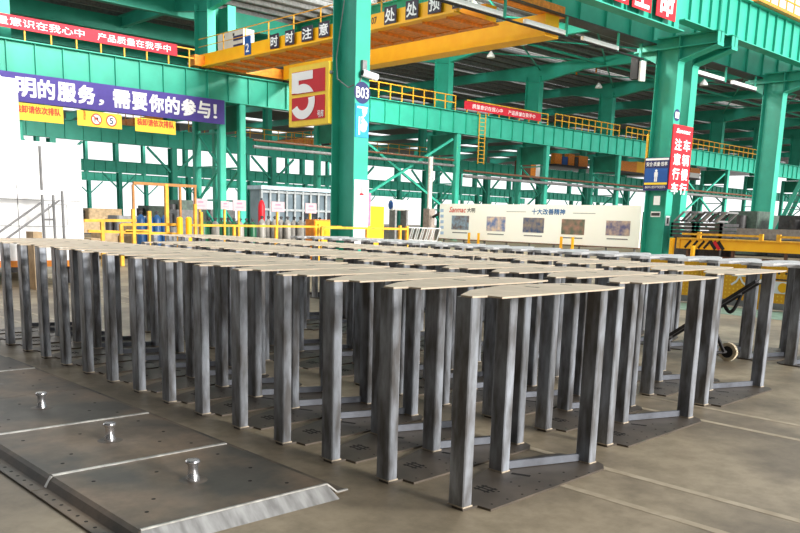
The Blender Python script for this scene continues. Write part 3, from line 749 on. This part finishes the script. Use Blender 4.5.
a, b = at(33, 232, Y=12.9), at(42, 232, Y=12.9)
MB().box(a.x, b.x, 12.9, 13.25, 0, at(37, 232, Y=12.9).z).build('body', wood_m, r)

# ------------------------------------------------------------------ left: yellow guard rails, gas bottles, boards
def guard(label, pts, Y, rails, r_=.035, grp='yellow guard rails', thick=()):
    a0 = at(pts[0][0], 225, Y=Y)
    r = thing('guard_rail', label, 'guard rail', (a0.x, Y, 0), grp)
    m = MB()
    for px, py in pts:
        a = at(px, py, Y=Y); m.box(a.x-r_, a.x+r_, Y-r_, Y+r_, 0, a.z)
    build_each(m, 'post', ry_m, r)
    m = MB()
    for (pa, ya, pb, yb) in rails:
        a, b = at(pa, ya, Y=Y), at(pb, yb, Y=Y); m.bar((a.x,Y,a.z),(b.x,Y,b.z), r_*1.6)
    build_each(m, 'rail', ry_m, r)
    return r
guard('yellow guard rail beside the white machine', [(102, 220.5), (121, 224), (133, 209), (149, 211)], 19.0, [(84, 220.5, 136, 220.5), (121, 224.5, 178, 224.5), (88, 231, 178, 234), (125, 231, 150, 231)], .045)
r = thing('steel_portal', 'tall thin yellow and brown portal frame behind the blue gas bottles', 'frame', (9, 21, 0))
m = MB()
for px in (166,): a = at(px, 184, Y=20.2); m.box(a.x-.05, a.x+.05, 20.15, 20.25, 0, a.z)
m.build('post', ry_m, r)
m = MB(); a, b = at(133, 183, Y=20.2), at(196, 185.5, Y=20.2); m.box(a.x, b.x, 20.16, 20.24, a.z-.04, a.z+.04)
for px in (133, 180, 195): q = at(px, 190, Y=20.2); m.box(q.x-.03, q.x+.03, 20.17, 20.23, 0, a.z-.04)
m.build('beam', mat('ochre_steel', (168,112,48), .5), r)
for i, px in enumerate((179.5, 188.5)):
    a = at(px, 217, Y=18.5); b = at(px+2.6, 217, Y=18.5)
    m = MB(); m.tube((a.x,18.5,0),(a.x,18.5,a.z-.04),.085,14); m.lathe((a.x,18.5,a.z-.04),[(.085,0),(.07,.03),(.03,.045)],14)
    tag(m.build('bollard', yellow_m), 'thick yellow post left of the green bottles, %s of two' % ('left' if i == 0 else 'right'), 'bollard', 'thick yellow posts')
guard('long yellow guard rail before the gas bottles', [(195, 204), (201, 212), (234, 226.5), (276, 227), (319, 224)], 18.5, [(192, 225.2, 341, 227)], .04)
guard('yellow guard rail at the foot of the numbered column', [(322, 227), (367, 228.5), (400, 225.5), (407, 226)], 18.0, [(322, 227.5, 407, 229)], .045)
# gas bottles
def bottle(px, Y, m_, label, grp, h=1.30, rad=.115):
    a = at(px, 225, Y=Y)
    r = thing('gas_bottle', label, 'gas bottle', (a.x, Y, 0), grp)
    MB().lathe((a.x, Y, 0), [(rad,0),(rad,h),(rad*.85,h+.1),(rad*.4,h+.17),(.03,h+.19)], 14).build('body', m_, r)
    m = MB(); m.tube((a.x,Y,h+.18),(a.x,Y,h+.30),.035,8); m.tube((a.x-.05,Y,h+.26),(a.x+.06,Y,h+.26),.025,8); m.build('valve', dgrey_m, r)
for i, px in enumerate((141, 149, 157, 165)): bottle(px, 21.5, gasb_m, 'blue gas bottle behind the guard rail, %s from the left' % ordn(i), 'blue gas bottles', 1.2, .13)
for i in range(9): bottle(203+6.2*i, 21.5+.25*(i % 2), gasg_m if i not in (2, 6) else gasw_m, 'gas bottle in the green group behind the yellow rail, %s from the left' % ordn(i), 'green group of gas bottles', 1.05, .13)
for i in range(10): bottle(262+6.4*i, 21.5+.25*(i % 2), gasw_m, 'pale grey gas bottle behind the yellow rail, %s from the left' % ordn(i), 'pale grey gas bottles', 1.15, .13)
# paper boards on poles
for i, (px0, px1, py0, py1) in enumerate(((193.5,207.5,198.5,209.5),(221,229.5,201,209.5),(233,246,200,211),(271.5,284.5,201.5,212),(305.5,316.5,203,213.5))):
    Y = 20.9
    a, b = at(px0, py0, Y=Y), at(px1, py1, Y=Y)
    lb_m = MATS.get('label_paper') or mat('label_paper', (190,162,166), .6, var=.03)
    r = thing('label_board', 'white paper board with faint pink writing above the gas bottles, %s from the left' % ordn(i), 'sign', ((a.x+b.x)/2, Y, 0), 'white paper boards above the gas bottles')
    MB().box(a.x, b.x, Y, Y+.03, b.z, a.z).build('panel', lb_m, r)
    MB().box((a.x+b.x)/2-.03, (a.x+b.x)/2+.03, Y+.03, Y+.09, 0, a.z-.05).build('pole', ry_m, r)
    m = MB(); W = b.x-a.x; H = a.z-b.z
    m.box(a.x+W*.3, b.x-W*.3, Y-.004, Y, b.z+H*.62, b.z+H*.78); m.box(a.x+W*.2, b.x-W*.2, Y-.004, Y, b.z+H*.3, b.z+H*.36); m.build('print', mat('faint_pink_%d' % i, (226,120,140), .6, var=0), r)
r = thing('fire_extinguisher', 'tall red extinguisher standing behind the gas bottles', 'fire extinguisher', (13, 23.5, 0))
a = at(261.5, 198, Y=23.5); MB().lathe((a.x, 23.5, 0), [(.13,0),(.13,a.z-.3),(.09,a.z-.15),(.04,a.z-.08)], 14).build('body', red_m, r)
MB().tube((a.x,23.5,a.z-.1),(a.x,23.5,a.z),.04,8).build('valve', dgrey_m, r)
# orange boxes beside the numbered column
for (pa, pb, pt, Y, lb) in ((314.5, 330.5, 219.5, 19.2, 'orange cabinet left of the numbered green column'), (368.5, 384.5, 206, 23.5, 'bright orange cabinet right of the numbered green column')):
    a, b = at(pa, pt, Y=Y), at(pb, pt, Y=Y)
    r = thing('orange_cabinet', lb, 'cabinet', ((a.x+b.x)/2, Y, 0), 'orange cabinets')
    MB().box(a.x, b.x, Y, Y+.5, .08, a.z, .02).build('body', yellow_m if pa > 350 else orange_m, r)
    MB().box(a.x+.03, b.x-.03, Y-.02, Y, .15, a.z-.06).build('door', yellow_m, r)
    MB().box(b.x-.12, b.x-.08, Y-.04, Y-.02, a.z*.5, a.z*.5+.12).build('handle', dgrey_m, r)
    m = MB(); m.box(a.x+.05,a.x+.12,Y+.05,Y+.45,0,.08); m.box(b.x-.12,b.x-.05,Y+.05,Y+.45,0,.08); build_each(m, 'foot', dgrey_m, r)
# office with glass front
Y = 31.0
a, b = at(262, 187, Y=Y), at(334, 187, Y=Y)
r = thing('site_office', 'glass fronted site office behind the gas bottles', 'office booth', ((a.x+b.x)/2, Y, 0))
zt = a.z
MB().box(a.x, b.x, Y+.12, Y+1.0, 0, zt-.1).build('body', glass_m, r)
MB().box(a.x-.1, b.x+.1, Y-.1, Y+1.1, zt-.1, zt+.08).build('roof', mat('office_roof', (170,190,200), .5), r)
m = MB(); n = 9
for i in range(n+1):
    x = a.x+(b.x-a.x)*i/n; m.box(x-.05, x+.05, Y, Y+.12, 0, zt-.1)
for z in (.9, 1.75, zt-.2): m.box(a.x, b.x, Y+.02, Y+.12, z-.05, z+.05)
m.build('frame', mat('office_frame', (150,156,158), .5), r)
for i in (5, 6, 8):
    x0 = a.x+(b.x-a.x)*i/n+.08; MB().box(x0, x0+(b.x-a.x)/n-.16, Y+.06, Y+.12, .98, 1.7).build('dark_pane', dglass_m, r)

# ------------------------------------------------------------------ display board
XB = 40.0
a, b = at(440, 203, X=XB), at(642, 206.5, X=XB)
zb, zt = .25, 2.64
r = thing('display_board', 'long white display board with five photographs and blue heading', 'display board', (XB, (a.y+b.y)/2, 0))
MB().box(XB, XB+.12, b.y, a.y, zb, zt).build('panel', board_m, r)
MB().box(XB-.05, XB+.2, b.y, a.y, zb-.06, zb).build('bottom_rail', hose_m, r)
m = MB(); yy = b.y+.3
while yy < a.y: m.box(XB+.02, XB+.1, yy-.05, yy+.05, 0, zb-.06); yy += 1.9
build_each(m, 'foot', grey_m, r)
def bq(px0, px1, py0, py1):
    p, q = at(px0, py0, X=XB), at(px1, py1, X=XB); return p.y, q.y, q.z, p.z
for i, (p0, p1, q0, q1) in enumerate(((452,468.5,215.5,230),(487,505,216.5,231.5),(523.5,543.5,217.5,233),(562,584,219,235),(606.5,629.5,220.5,236))):
    y1, y0, z0, z1 = bq(p0, p1, q0, q1)
    o = MB().box(XB-.012, XB, y0, y1, z0, z1).build('printed_photo', photo_ms[i], r)
    MB().box(XB-.006, XB, y0+.1, y1-.1, z0-.24, z0-.17).build('caption', grey_m, r)
y1, y0, z0, z1 = bq(532, 565, 208.5, 215)
text('十大改善精神', (XB-.005, y1, z0), (0,-1,0), UZ, y1-y0, .36, bltr_m, r, bold=.02)
y1, y0, z0, z1 = bq(449.5, 466, 207, 212.5)
text('Sanmac', (XB-.005, y1, z0), (0,-1,0), UZ, y1-y0, .36, rltr_m, r, bold=.02, shear=.3)
y1, y0, z0, z1 = bq(467.5, 475, 208, 212.5)
text('大明', (XB-.005, y1, z0), (0,-1,0), UZ, y1-y0, .3, kltr_m, r, bold=.02)
m = MB()
for p0, p1, q in ((506.5,526,211.5),(573,595.5,213.2)): y1, y0, z0, z1 = bq(p0, p1, q, q+.6); m.box(XB-.006, XB, y0, y1, z0, z0+.03)
m.build('rule', grey_m, r)
m = MB()
for i in range(5):
    y1, y0, z0, z1 = bq(440.5, 443.5, 209+5.6*i, 212+5.6*i); m.box(XB-.006, XB, y0, y1, z0, z1)
m.build('list_print', mat('pale_blue_print', (170,196,226), .6, var=.0), r)
for i, (p0, lb) in enumerate(((467.5,'first'),(477,'second'),(560,'third'),(571.5,'fourth'))):
    q = at(p0+1.5, 236, X=39.5)
    m = MB(); m.box(39.45, 39.55, q.y-.07, q.y+.07, 0, .72); m.box(39.4,39.6,q.y-.1,q.y+.1,0,.02)
    tag(m.build('barrier_post', yellow_m), 'short yellow barrier post before the display board, %s from the left' % lb, 'post', 'short yellow posts before the display board')
r = sign_y('clutter', 'x', 'x', 0, 1, 0, 0, 1, white_m)   # replaced below
for ch in list(r.children): bpy.data.objects.remove(ch)
bpy.data.objects.remove(r)
# leaning white frames, tank and pipe left of the board
for i in range(6):
    q = at(407+5.2*i, 240, X=38.0)
    r = thing('leaning_rack', 'white metal frame leaning left of the display board, %s from the left' % ordn(i), 'frame', (38, q.y, 0), 'leaning white frames')
    m = MB(); m.bar((38.0, q.y+.35, 0.03), (38.0, q.y, .95), .06); m.bar((38.7, q.y+.35, 0.03), (38.7, q.y, .95), .06); m.bar((38.0,q.y+.0,.93),(38.7,q.y+.0,.93),.06); m.bar((38.0,q.y+.33,.08),(38.7,q.y+.33,.08),.06); m.build('bars', white_m, r)
q = at(391, 205, X=33)
r = thing('storage_tank', 'white horizontal tank with blue end beside the orange cabinet', 'tank', (33, q.y, 0))
MB().tube((33, q.y, q.z), (34.2, q.y-.3, q.z), .34, 20).build('shell', white_m, r)
MB().disc((32.98, q.y, q.z), (-1, .24, 0), .26, .03, 18).build('end_cap', blue_m, r)
m = MB(); m.box(33.1,33.25,q.y-.3,q.y+.25,0,q.z-.28); m.box(33.9,34.05,q.y-.5,q.y+.05,0,q.z-.28); build_each(m, 'saddle', grey_m, r)
q = at(429.5, 200, X=41)
r = thing('vertical_pipe', 'pale vertical pipe with grey base left of the display board', 'pipe', (41, q.y, 0))
MB().tube((41, q.y, .9), (41, q.y, at(429.5,157,X=41).z), .17, 12).build('pipe', mat('pale_pipe', (214,206,198), .5), r)
MB().box(40.7, 41.3, q.y-.32, q.y+.3, 0, 2.3).build('base', mat('pipe_base', (150,136,126), .6), r)
MB().path([(40.9,q.y-.5,1.7),(40.9,q.y-1.2,2.0),(40.9,q.y-1.35,1.2),(40.9,q.y-1.35,.3)], .1, 8).build('hose', dgrey_m, r)

# ------------------------------------------------------------------ right: cart, steel stack, trough
r = thing('transfer_cart', 'long yellow transfer cart with hazard stripes at the right', 'cart', (36.5, 13, 0))
MB().box(35.9, 37.0, 7.0, 18.3, .45, .92).build('beam', yellow_m, r)
MB().box(35.8, 37.1, 7.0, 18.3, .92, .98).build('deck', ry_m, r)
m = MB()
for y in (8, 10.5, 13, 15.5, 17.8): m.box(36.0, 36.15, y-.06, y+.06, 0.1, .45)
m.box(35.95,36.95,7.1,18.2,.05,.12); build_each(m, 'leg', hose_m, r)
m = MB()
for y in (17.2, 14.15, 13.35, 18.25): m.box(35.85, 35.97, y-.09, y+.09, .45 if y > 18 else .92, 1.28 if y < 18 else .98)
build_each(m, 'stake', ry_m, r)
m = MB(); m.box(35.86,35.9,14.2,18.1,1.12,1.22); m.box(35.86,35.9,7.2,13.3,1.12,1.22); build_each(m, 'side_rail', ry_m, r)
m = MB()
for y in (17.9,17.55,17.2,16.9): m.bar((35.89,y,.5),(35.89,y-.3,.86),.02,.11)
build_each(m, 'hazard_stripe', black_m, r)
for y in (16.3, 7.9):
    m = MB(); m.bar((35.88,y+.3,.86),(35.88,y,.48),.02,.16); m.bar((35.88,y-.1,.86),(35.88,y-.4,.48),.02,.16); build_each(m, 'hazard_stripe', black_m, r)
    MB().bar((35.88,y+.1,.86),(35.88,y-.2,.48),.02,.16).build('red_stripe', red_m, r)
m = MB(); m.tube((35.9,18.6,0),(35.9,18.6,.95),.13,12); tag(m.build('bollard', yellow_m), 'yellow bollard at the foot of the close green columns', 'bollard')
m = MB(); m.tube((35.6,17.3,0),(35.6,17.3,.62),.11,12); tag(m.build('bollard', yellow_m), 'short yellow bollard before the left end of the transfer cart', 'bollard')
a, b = at(729, 228, X=38.2), at(800, 234, X=38.2)
r = thing('steel_trough', 'long grey steel trough lying behind the yellow cart', 'steel trough', (38.2, 10, 0))
a.y -= .55; m = MB(); m.box(37.9, 38.9, 4, a.y, 1.02, 1.07); m.box(37.9, 37.95, 4, a.y, 1.07, 1.52); m.box(38.85, 38.9, 4, a.y, 1.07, 1.52); m.build('channel', grey_m, r)
m = MB()
for y in (5, 9, 13): m.box(38.0,38.8,y-.1,y+.1,0,1.02)
build_each(m, 'trestle', dgrey_m, r)
for y in (11.6, 6.0): MB().box(37.88, 37.9, y-.2, y+.2, 1.02, 1.5).build('joint_strap', black_m, r)
for s in range(2):  # two stacks of flat open steel frames
    for i in range(4):
        y0, y1 = (at(694,225,X=37.3).y, at(671,225,X=37.3).y) if s == 0 else (at(722,225,X=37.3).y, at(697,225,X=37.3).y)
        z = 1.0+.19*i
        m = MB(); m.box(37.3, 37.42, y0, y1, z, z+.15); m.box(39.2, 39.32, y0, y1, z, z+.15); m.box(37.3, 39.32, y0, y0+.12, z, z+.15); m.box(37.3, 39.32, y1-.12, y1, z, z+.15)
        for yy in (.35, .65): m.box(37.4, 39.2, y0+(y1-y0)*yy-.04, y0+(y1-y0)*yy+.04, z, z+.12)
        if i == 0: m.box(37.4, 39.2, y0+.05, y1-.05, 0, 1.0) if False else m.box(37.5,37.7,y0+.1,y1-.1,0,1.0); m.box(38.9,39.1,y0+.1,y1-.1,0,1.0) if i == 0 else None
        tag(m.build('steel_frame', dgrey_m), 'dark flat steel frame in the %s stack behind the yellow cart, %s from the bottom' % ('left' if s == 0 else 'right', ordn(i)), 'steel frame', 'stacked dark steel frames')
for i in range(7):
    y = at(674+7*i,225,X=37.4).y; z = 1.78
    m = MB(); m.bar((37.4, y, z), (37.4, y-.5, z+.5), .09); m.bar((38.6, y, z), (38.6, y-.5, z+.5), .09); m.bar((37.4,y-.48,z+.48),(38.6,y-.48,z+.48),.09); m.bar((37.4,y-.02,z+.04),(38.6,y-.02,z+.04),.09)
    tag(m.build('steel_bracket', dgrey_m if i % 2 else grey_m), 'slanting steel bracket on top of the dark stack, %s from the left' % ordn(i), 'steel bracket', 'slanting steel brackets on the stack')
# yellow barricade panels
XP = 12.5
ys = [(4.95+1.55*0, 6.4), (3.86, 4.86), (2.80, 3.80), (1.7, 2.74)]
PZ = at(738, 262, X=XP).z
labs = ['yellow perforated barricade panel farthest left behind the stands', 'yellow perforated barricade panel with a large white character', 'yellow perforated barricade panel with round emblem at the right', 'yellow perforated barricade panel at the right picture edge']
perf_m = perforated('perforated_yellow', (255,206,60), (238,170,30))
for i, (y0, y1) in enumerate([(5.2, 6.6), (4.0, 5.14), (2.75, 3.94), (1.4, 2.69)]):
    r = thing('barricade_panel', labs[i], 'barricade', (XP, (y0+y1)/2, 0), 'yellow barricade panels')
    MB().box(XP, XP+.03, y0, y1, .14, PZ).build('sheet', perf_m, r)
    MB().box(XP-.01, XP+.04, y0, y1, .02, .14).build('kick_strip', grey_m, r)
    m = MB(); m.box(XP-.02, XP+.05, y0-.025, y0+.025, 0, PZ+.03); m.box(XP-.02, XP+.05, y1-.025, y1+.025, 0, PZ+.03); build_each(m, 'post', ry_m, r)
    if i == 1:
        a = at(731, 285, X=XP); b = at(748, 276, X=XP)
        text('大', (XP-.005, a.y, a.z), (0,-1,0), UZ, a.y-b.y, b.z-a.z+.1, ltr_m, r, bold=.01)
    if i == 2:
        MB().box(XP-.012, XP, y0+.03, y1-.03, PZ-.29, PZ-.265).build('grey_line', dgrey_m, r)
        MB().box(XP-.012, XP, y0+.03, y1-.03, PZ-.53, PZ-.31).build('white_band', white_m, r)
        a = at(784, 281, X=XP)
        m = MB(); m.disc((XP-.014, a.y, PZ-.42), (-1,0,0), .09, .006, 20); m.build('emblem', yellow_m, r)
        m = MB()
        for q in range(8): m.disc((XP-.004, y0+.1+q*.13, PZ-.16), (-1,0,0), .022, .004, 10)
        build_each(m, 'slot', dgrey_m, r)
# hand truck
r = thing('hand_truck', 'dark two-wheeled hand truck with slanting handle among the rear stands', 'hand truck', at(727, 361, Z=0))
w0 = at(727, 361, Z=0)
for i, (dx, dy) in enumerate(((0, 0), (-.42, .10))):
    c = Vector((w0.x+dx, w0.y+dy, .105))
    o = MB().tube(c-Vector((.03,.0,0)), c+Vector((.03,0,0)), .065, 18).build('wheel', black_m, r)
    t = MB(); n = 20
    for q in range(n):
        a0, a1 = 2*PI*q/n, 2*PI*(q+1)/n
        t.bar(c+Vector((0, math.cos(a0)*.085, math.sin(a0)*.085)), c+Vector((0, math.cos(a1)*.085, math.sin(a1)*.085)), .045, .038)
    t.build('tyre', cream_m, o)
MB().tube((w0.x-.46, w0.y+.11, .105), (w0.x+.06, w0.y-.01, .105), .018, 8).build('axle', dgrey_m, r)
XH = w0.x-.1
lo, hi = at(668, 339, X=XH), at(762, 281, X=XH)
m = MB()
for dx in (0, -.14): m.bar((XH+dx, lo.y, lo.z), (XH+dx, hi.y, hi.z), .035)
for f in (.05, .3, .55, .8): q = lo.lerp(hi, f); m.bar((XH, q.y, q.z), (XH-.14, q.y, q.z), .025)
m.bar((XH, lo.y, lo.z), (XH, lo.y-.02, .03), .035); m.bar((XH-.14, lo.y, lo.z), (XH-.14, lo.y-.02, .03), .035)
mid = lo.lerp(hi, .45); m.bar((XH, mid.y, mid.z), (XH, w0.y, .11), .03); m.bar((XH-.14, mid.y, mid.z), (XH-.32, w0.y+.05, .11), .03)
m.build('frame', dgrey_m, r)
MB().bar((XH+.02, hi.y, hi.z), (XH-.18, hi.y-.03, hi.z), .03).build('handle', chrome_m, r)
m = MB(); q0, q1 = lo.lerp(hi, .62), lo.lerp(hi, .80)
pts = [q0+Vector((0, (q1.y-q0.y)*t*1.0, (q1.z-q0.z)*t-.14*math.sin(PI*t))) for t in [i/8 for i in range(9)]]
m.path(pts, .02, 8); m.build('strap', black_m, r)

# ------------------------------------------------------------------ workshop clutter further back
def machine(label, X, Y, w, d, h, m_, cat='machine', grp=None):
    r = thing('workshop_machine', label, cat, (X, Y, 0), grp)
    MB().box(X-w/2, X+w/2, Y-d/2, Y+d/2, .08, h*.55, .06).build('base', m_, r)
    MB().box(X-w*.28, X+w*.45, Y-d*.4, Y+d*.4, h*.55, h, .06).build('head', m_, r)
    MB().tube((X-w*.35, Y, h*.55), (X-w*.35, Y, h*.9), min(w, d)*.12, 12).build('spindle', dgrey_m, r)
    m = MB(); m.box(X-w/2+.05, X+w/2-.05, Y-d/2+.05, Y+d/2-.05, 0, .08); m.build('foot', dgrey_m, r)
    return r
i = 0
for X, Y, w, d, h, mm in sorted(((50,36,2.5,2,2.6,mach_m),(56,37,2,2,2.9,dgreen_m),(62,35,3,2,2.7,mach_m),(68,36,2.6,2,3.0,grey_m),(74,34,3,2,2.8,dgreen_m),(80,33,2.8,2,2.9,mach_m),(46,30.5,2,1.5,2.3,grey_m),(60,25.5,3,2,2.7,mach_m),(66,22,2.6,2,3.0,dgreen_m),(72,24,3,2,3.2,mach_m),(58,15.5,2,1.5,2.2,mach_m),(66,14,2.5,2,2.5,dgreen_m),(45,19.0,2.2,2.2,2.5,mach_m),(45.5,16.2,2.4,2.4,2.3,dgrey_m),(45,13.4,2.2,2.2,2.5,mach_m)), key=lambda t: -math.atan2(t[1]-CAMP.y, t[0]-CAMP.x)):
    machine('dark workshop machine in the middle distance, %s counting from the left' % ordn(i), X, Y, w, d, h, mm, grp='workshop machines in the middle distance'); i += 1
i = 0
for X, Y, w, d, h, mm in sorted(((12,29,2,1.2,1.3,grey_m),(15,30,1.6,1.2,1.6,grey_m),(18.5,36,2,1.5,2.1,mach_m),(25,52,3,2,1.9,mach_m),(31,54,3,2,1.8,grey_m),(37,53,3,2,2.2,mach_m),(20,50,3,2,1.6,wood_m)), key=lambda t: -math.atan2(t[1]-CAMP.y, t[0]-CAMP.x)):
    machine('workshop machine behind the gas bottles, %s counting from the left' % ordn(i), X, Y, w, d, h, mm, grp='workshop machines behind the gas bottles'); i += 1
# timber crates by the white machine
i = 0
for px, Y, w, h in ((90,23,.40,.62),(104,23,.42,.8),(118,23,.40,.7),(134,23,.4,1.1)):
    a = at(px, 225, Y=Y)
    r = thing('timber_crate', 'pale timber crate behind the yellow guard rail, %s from the left' % ordn(i), 'crate', (a.x, Y, 0), 'pale timber crates'); i += 1
    MB().box(a.x-w/2, a.x+w/2, Y-.5, Y+.5, .1, h).build('box', wood_m, r)
    m = MB(); m.box(a.x-w/2,a.x-w/2+.1,Y-.5,Y+.5,0,.1); m.box(a.x+w/2-.1,a.x+w/2,Y-.5,Y+.5,0,.1); build_each(m, 'runner', wood_m, r)
# steel stair at the right edge
r = thing('steel_stair', 'steep green steel stair at the right picture edge', 'stair', (60, 17, 0))
a, b = at(770, 226, X=62), at(800, 176, X=62)
m = MB(); m.bar((62,a.y,.1),(62,b.y-.6,b.z+.9),.1,.3); m.bar((63,a.y,.1),(63,b.y-.6,b.z+.9),.1,.3); build_each(m, 'stringer', green_m, r)
m = MB(); n = 14
for q in range(1, n): f = q/n; m.box(62.05, 62.95, a.y+(b.y-.6-a.y)*f-.12, a.y+(b.y-.6-a.y)*f+.12, .1+(b.z+.8)*f-.03, .1+(b.z+.8)*f)
build_each(m, 'tread', dgrey_m, r)
# wide pipe and duct lines on the middle columns
for (X0, X1, z, rr, lb) in ((26.5, 44.5, 5.6, .10, 'grey pipe run under the middle beam beside the numbered column'), (45.7, 77, 4.9, .12, 'grey pipe run along the middle columns right of the crossed braces'), (79, 100, 5.0, .14, 'grey pipe run along the middle columns right of the traffic sign')):
    r = thing('pipe_run', lb, 'pipe', (X0, 42.05, z), 'pipe runs along the middle line')
    MB().tube((X0, 41.9, z), (X1, 41.9, z), rr, 10).build('pipe', grey_m, r)
    MB().tube((X0, 41.9, z+.4), (X1, 41.9, z+.4), rr*.7, 10).build('pipe', hose_m, r)
# high bay lamps
i = 0
lamp_m = mat('lamp_white', (250,250,250), .5, var=0)
for px, py, X in ((599,85,60),(523,41,45.4),(491,54,46),(704,82,60)):
    a = at(px, py, X=X)
    r = thing('high_bay_lamp', 'small round white high-bay lamp under the roof, %s of the visible ones' % ordn(i), 'lamp', a, 'high-bay lamps'); i += 1
    MB().lathe(a, [(.32,-.25),(.28,-.1),(.12,.1),(.05,.2)], 14).build('shade', lamp_m, r)
    MB().tube(a+Vector((0,0,.2)), (a.x, a.y, 14.7), .02, 6).build('rod', grey_m, r)

# unseen lamps added to brighten board and crane (above the picture)
for j, (lx, ly) in enumerate(((12.7, 26), (12.7, 32), (12.7, 38), (34.0, 25.5), (34.0, 31), (34.0, 36.5))):
    a = Vector((lx, ly, 13.2))
    r = thing('high_bay_lamp', 'unseen added fill lamp above the picture, %s' % ordn(j), 'lamp', a, 'added fill lamps'); 
    MB().lathe(a, [(.42,.0),(.36,.18),(.15,.40),(.06,.5)], 16).build('shade', lamp_m, r)
    MB().tube(a+Vector((0,0,.5)), (a.x, a.y, 13.95), .02, 6).build('rod', grey_m, r)
    L = bpy.data.lights.new('fill_light', 'POINT'); L.energy = 380 if lx < 20 else 2600; L.shadow_soft_size = .4; L.color = (1.0, .97, .92)
    lo_ = bpy.data.objects.new('fill_light', L); COL.objects.link(lo_); lo_.location = a-Vector((0,0,.45))
# ------------------------------------------------------------------ light
w = bpy.data.worlds.new('sky'); C.world = w; w.use_nodes = True
bg = w.node_tree.nodes['Background']; bg.inputs['Color'].default_value = (0.97, 0.985, 1.0, 1); bg.inputs['Strength'].default_value = 1.35
s = bpy.data.lights.new('daylight', 'SUN'); s.energy = 6.6; s.angle = math.radians(16); s.color = (1.0, 0.97, 0.93)
so = bpy.data.objects.new('daylight', s); COL.objects.link(so)
so.rotation_euler = Vector((-0.12, 1.0, -0.25)).to_track_quat('-Z', 'Y').to_euler()
C.view_settings.view_transform = 'Standard'; C.view_settings.look = 'None'; C.view_settings.gamma = 1; C.view_settings.exposure = 0.0
C.view_settings.use_curve_mapping = False
C.cycles.use_denoising = True
C.cycles.max_bounces = 6; C.cycles.diffuse_bounces = 4
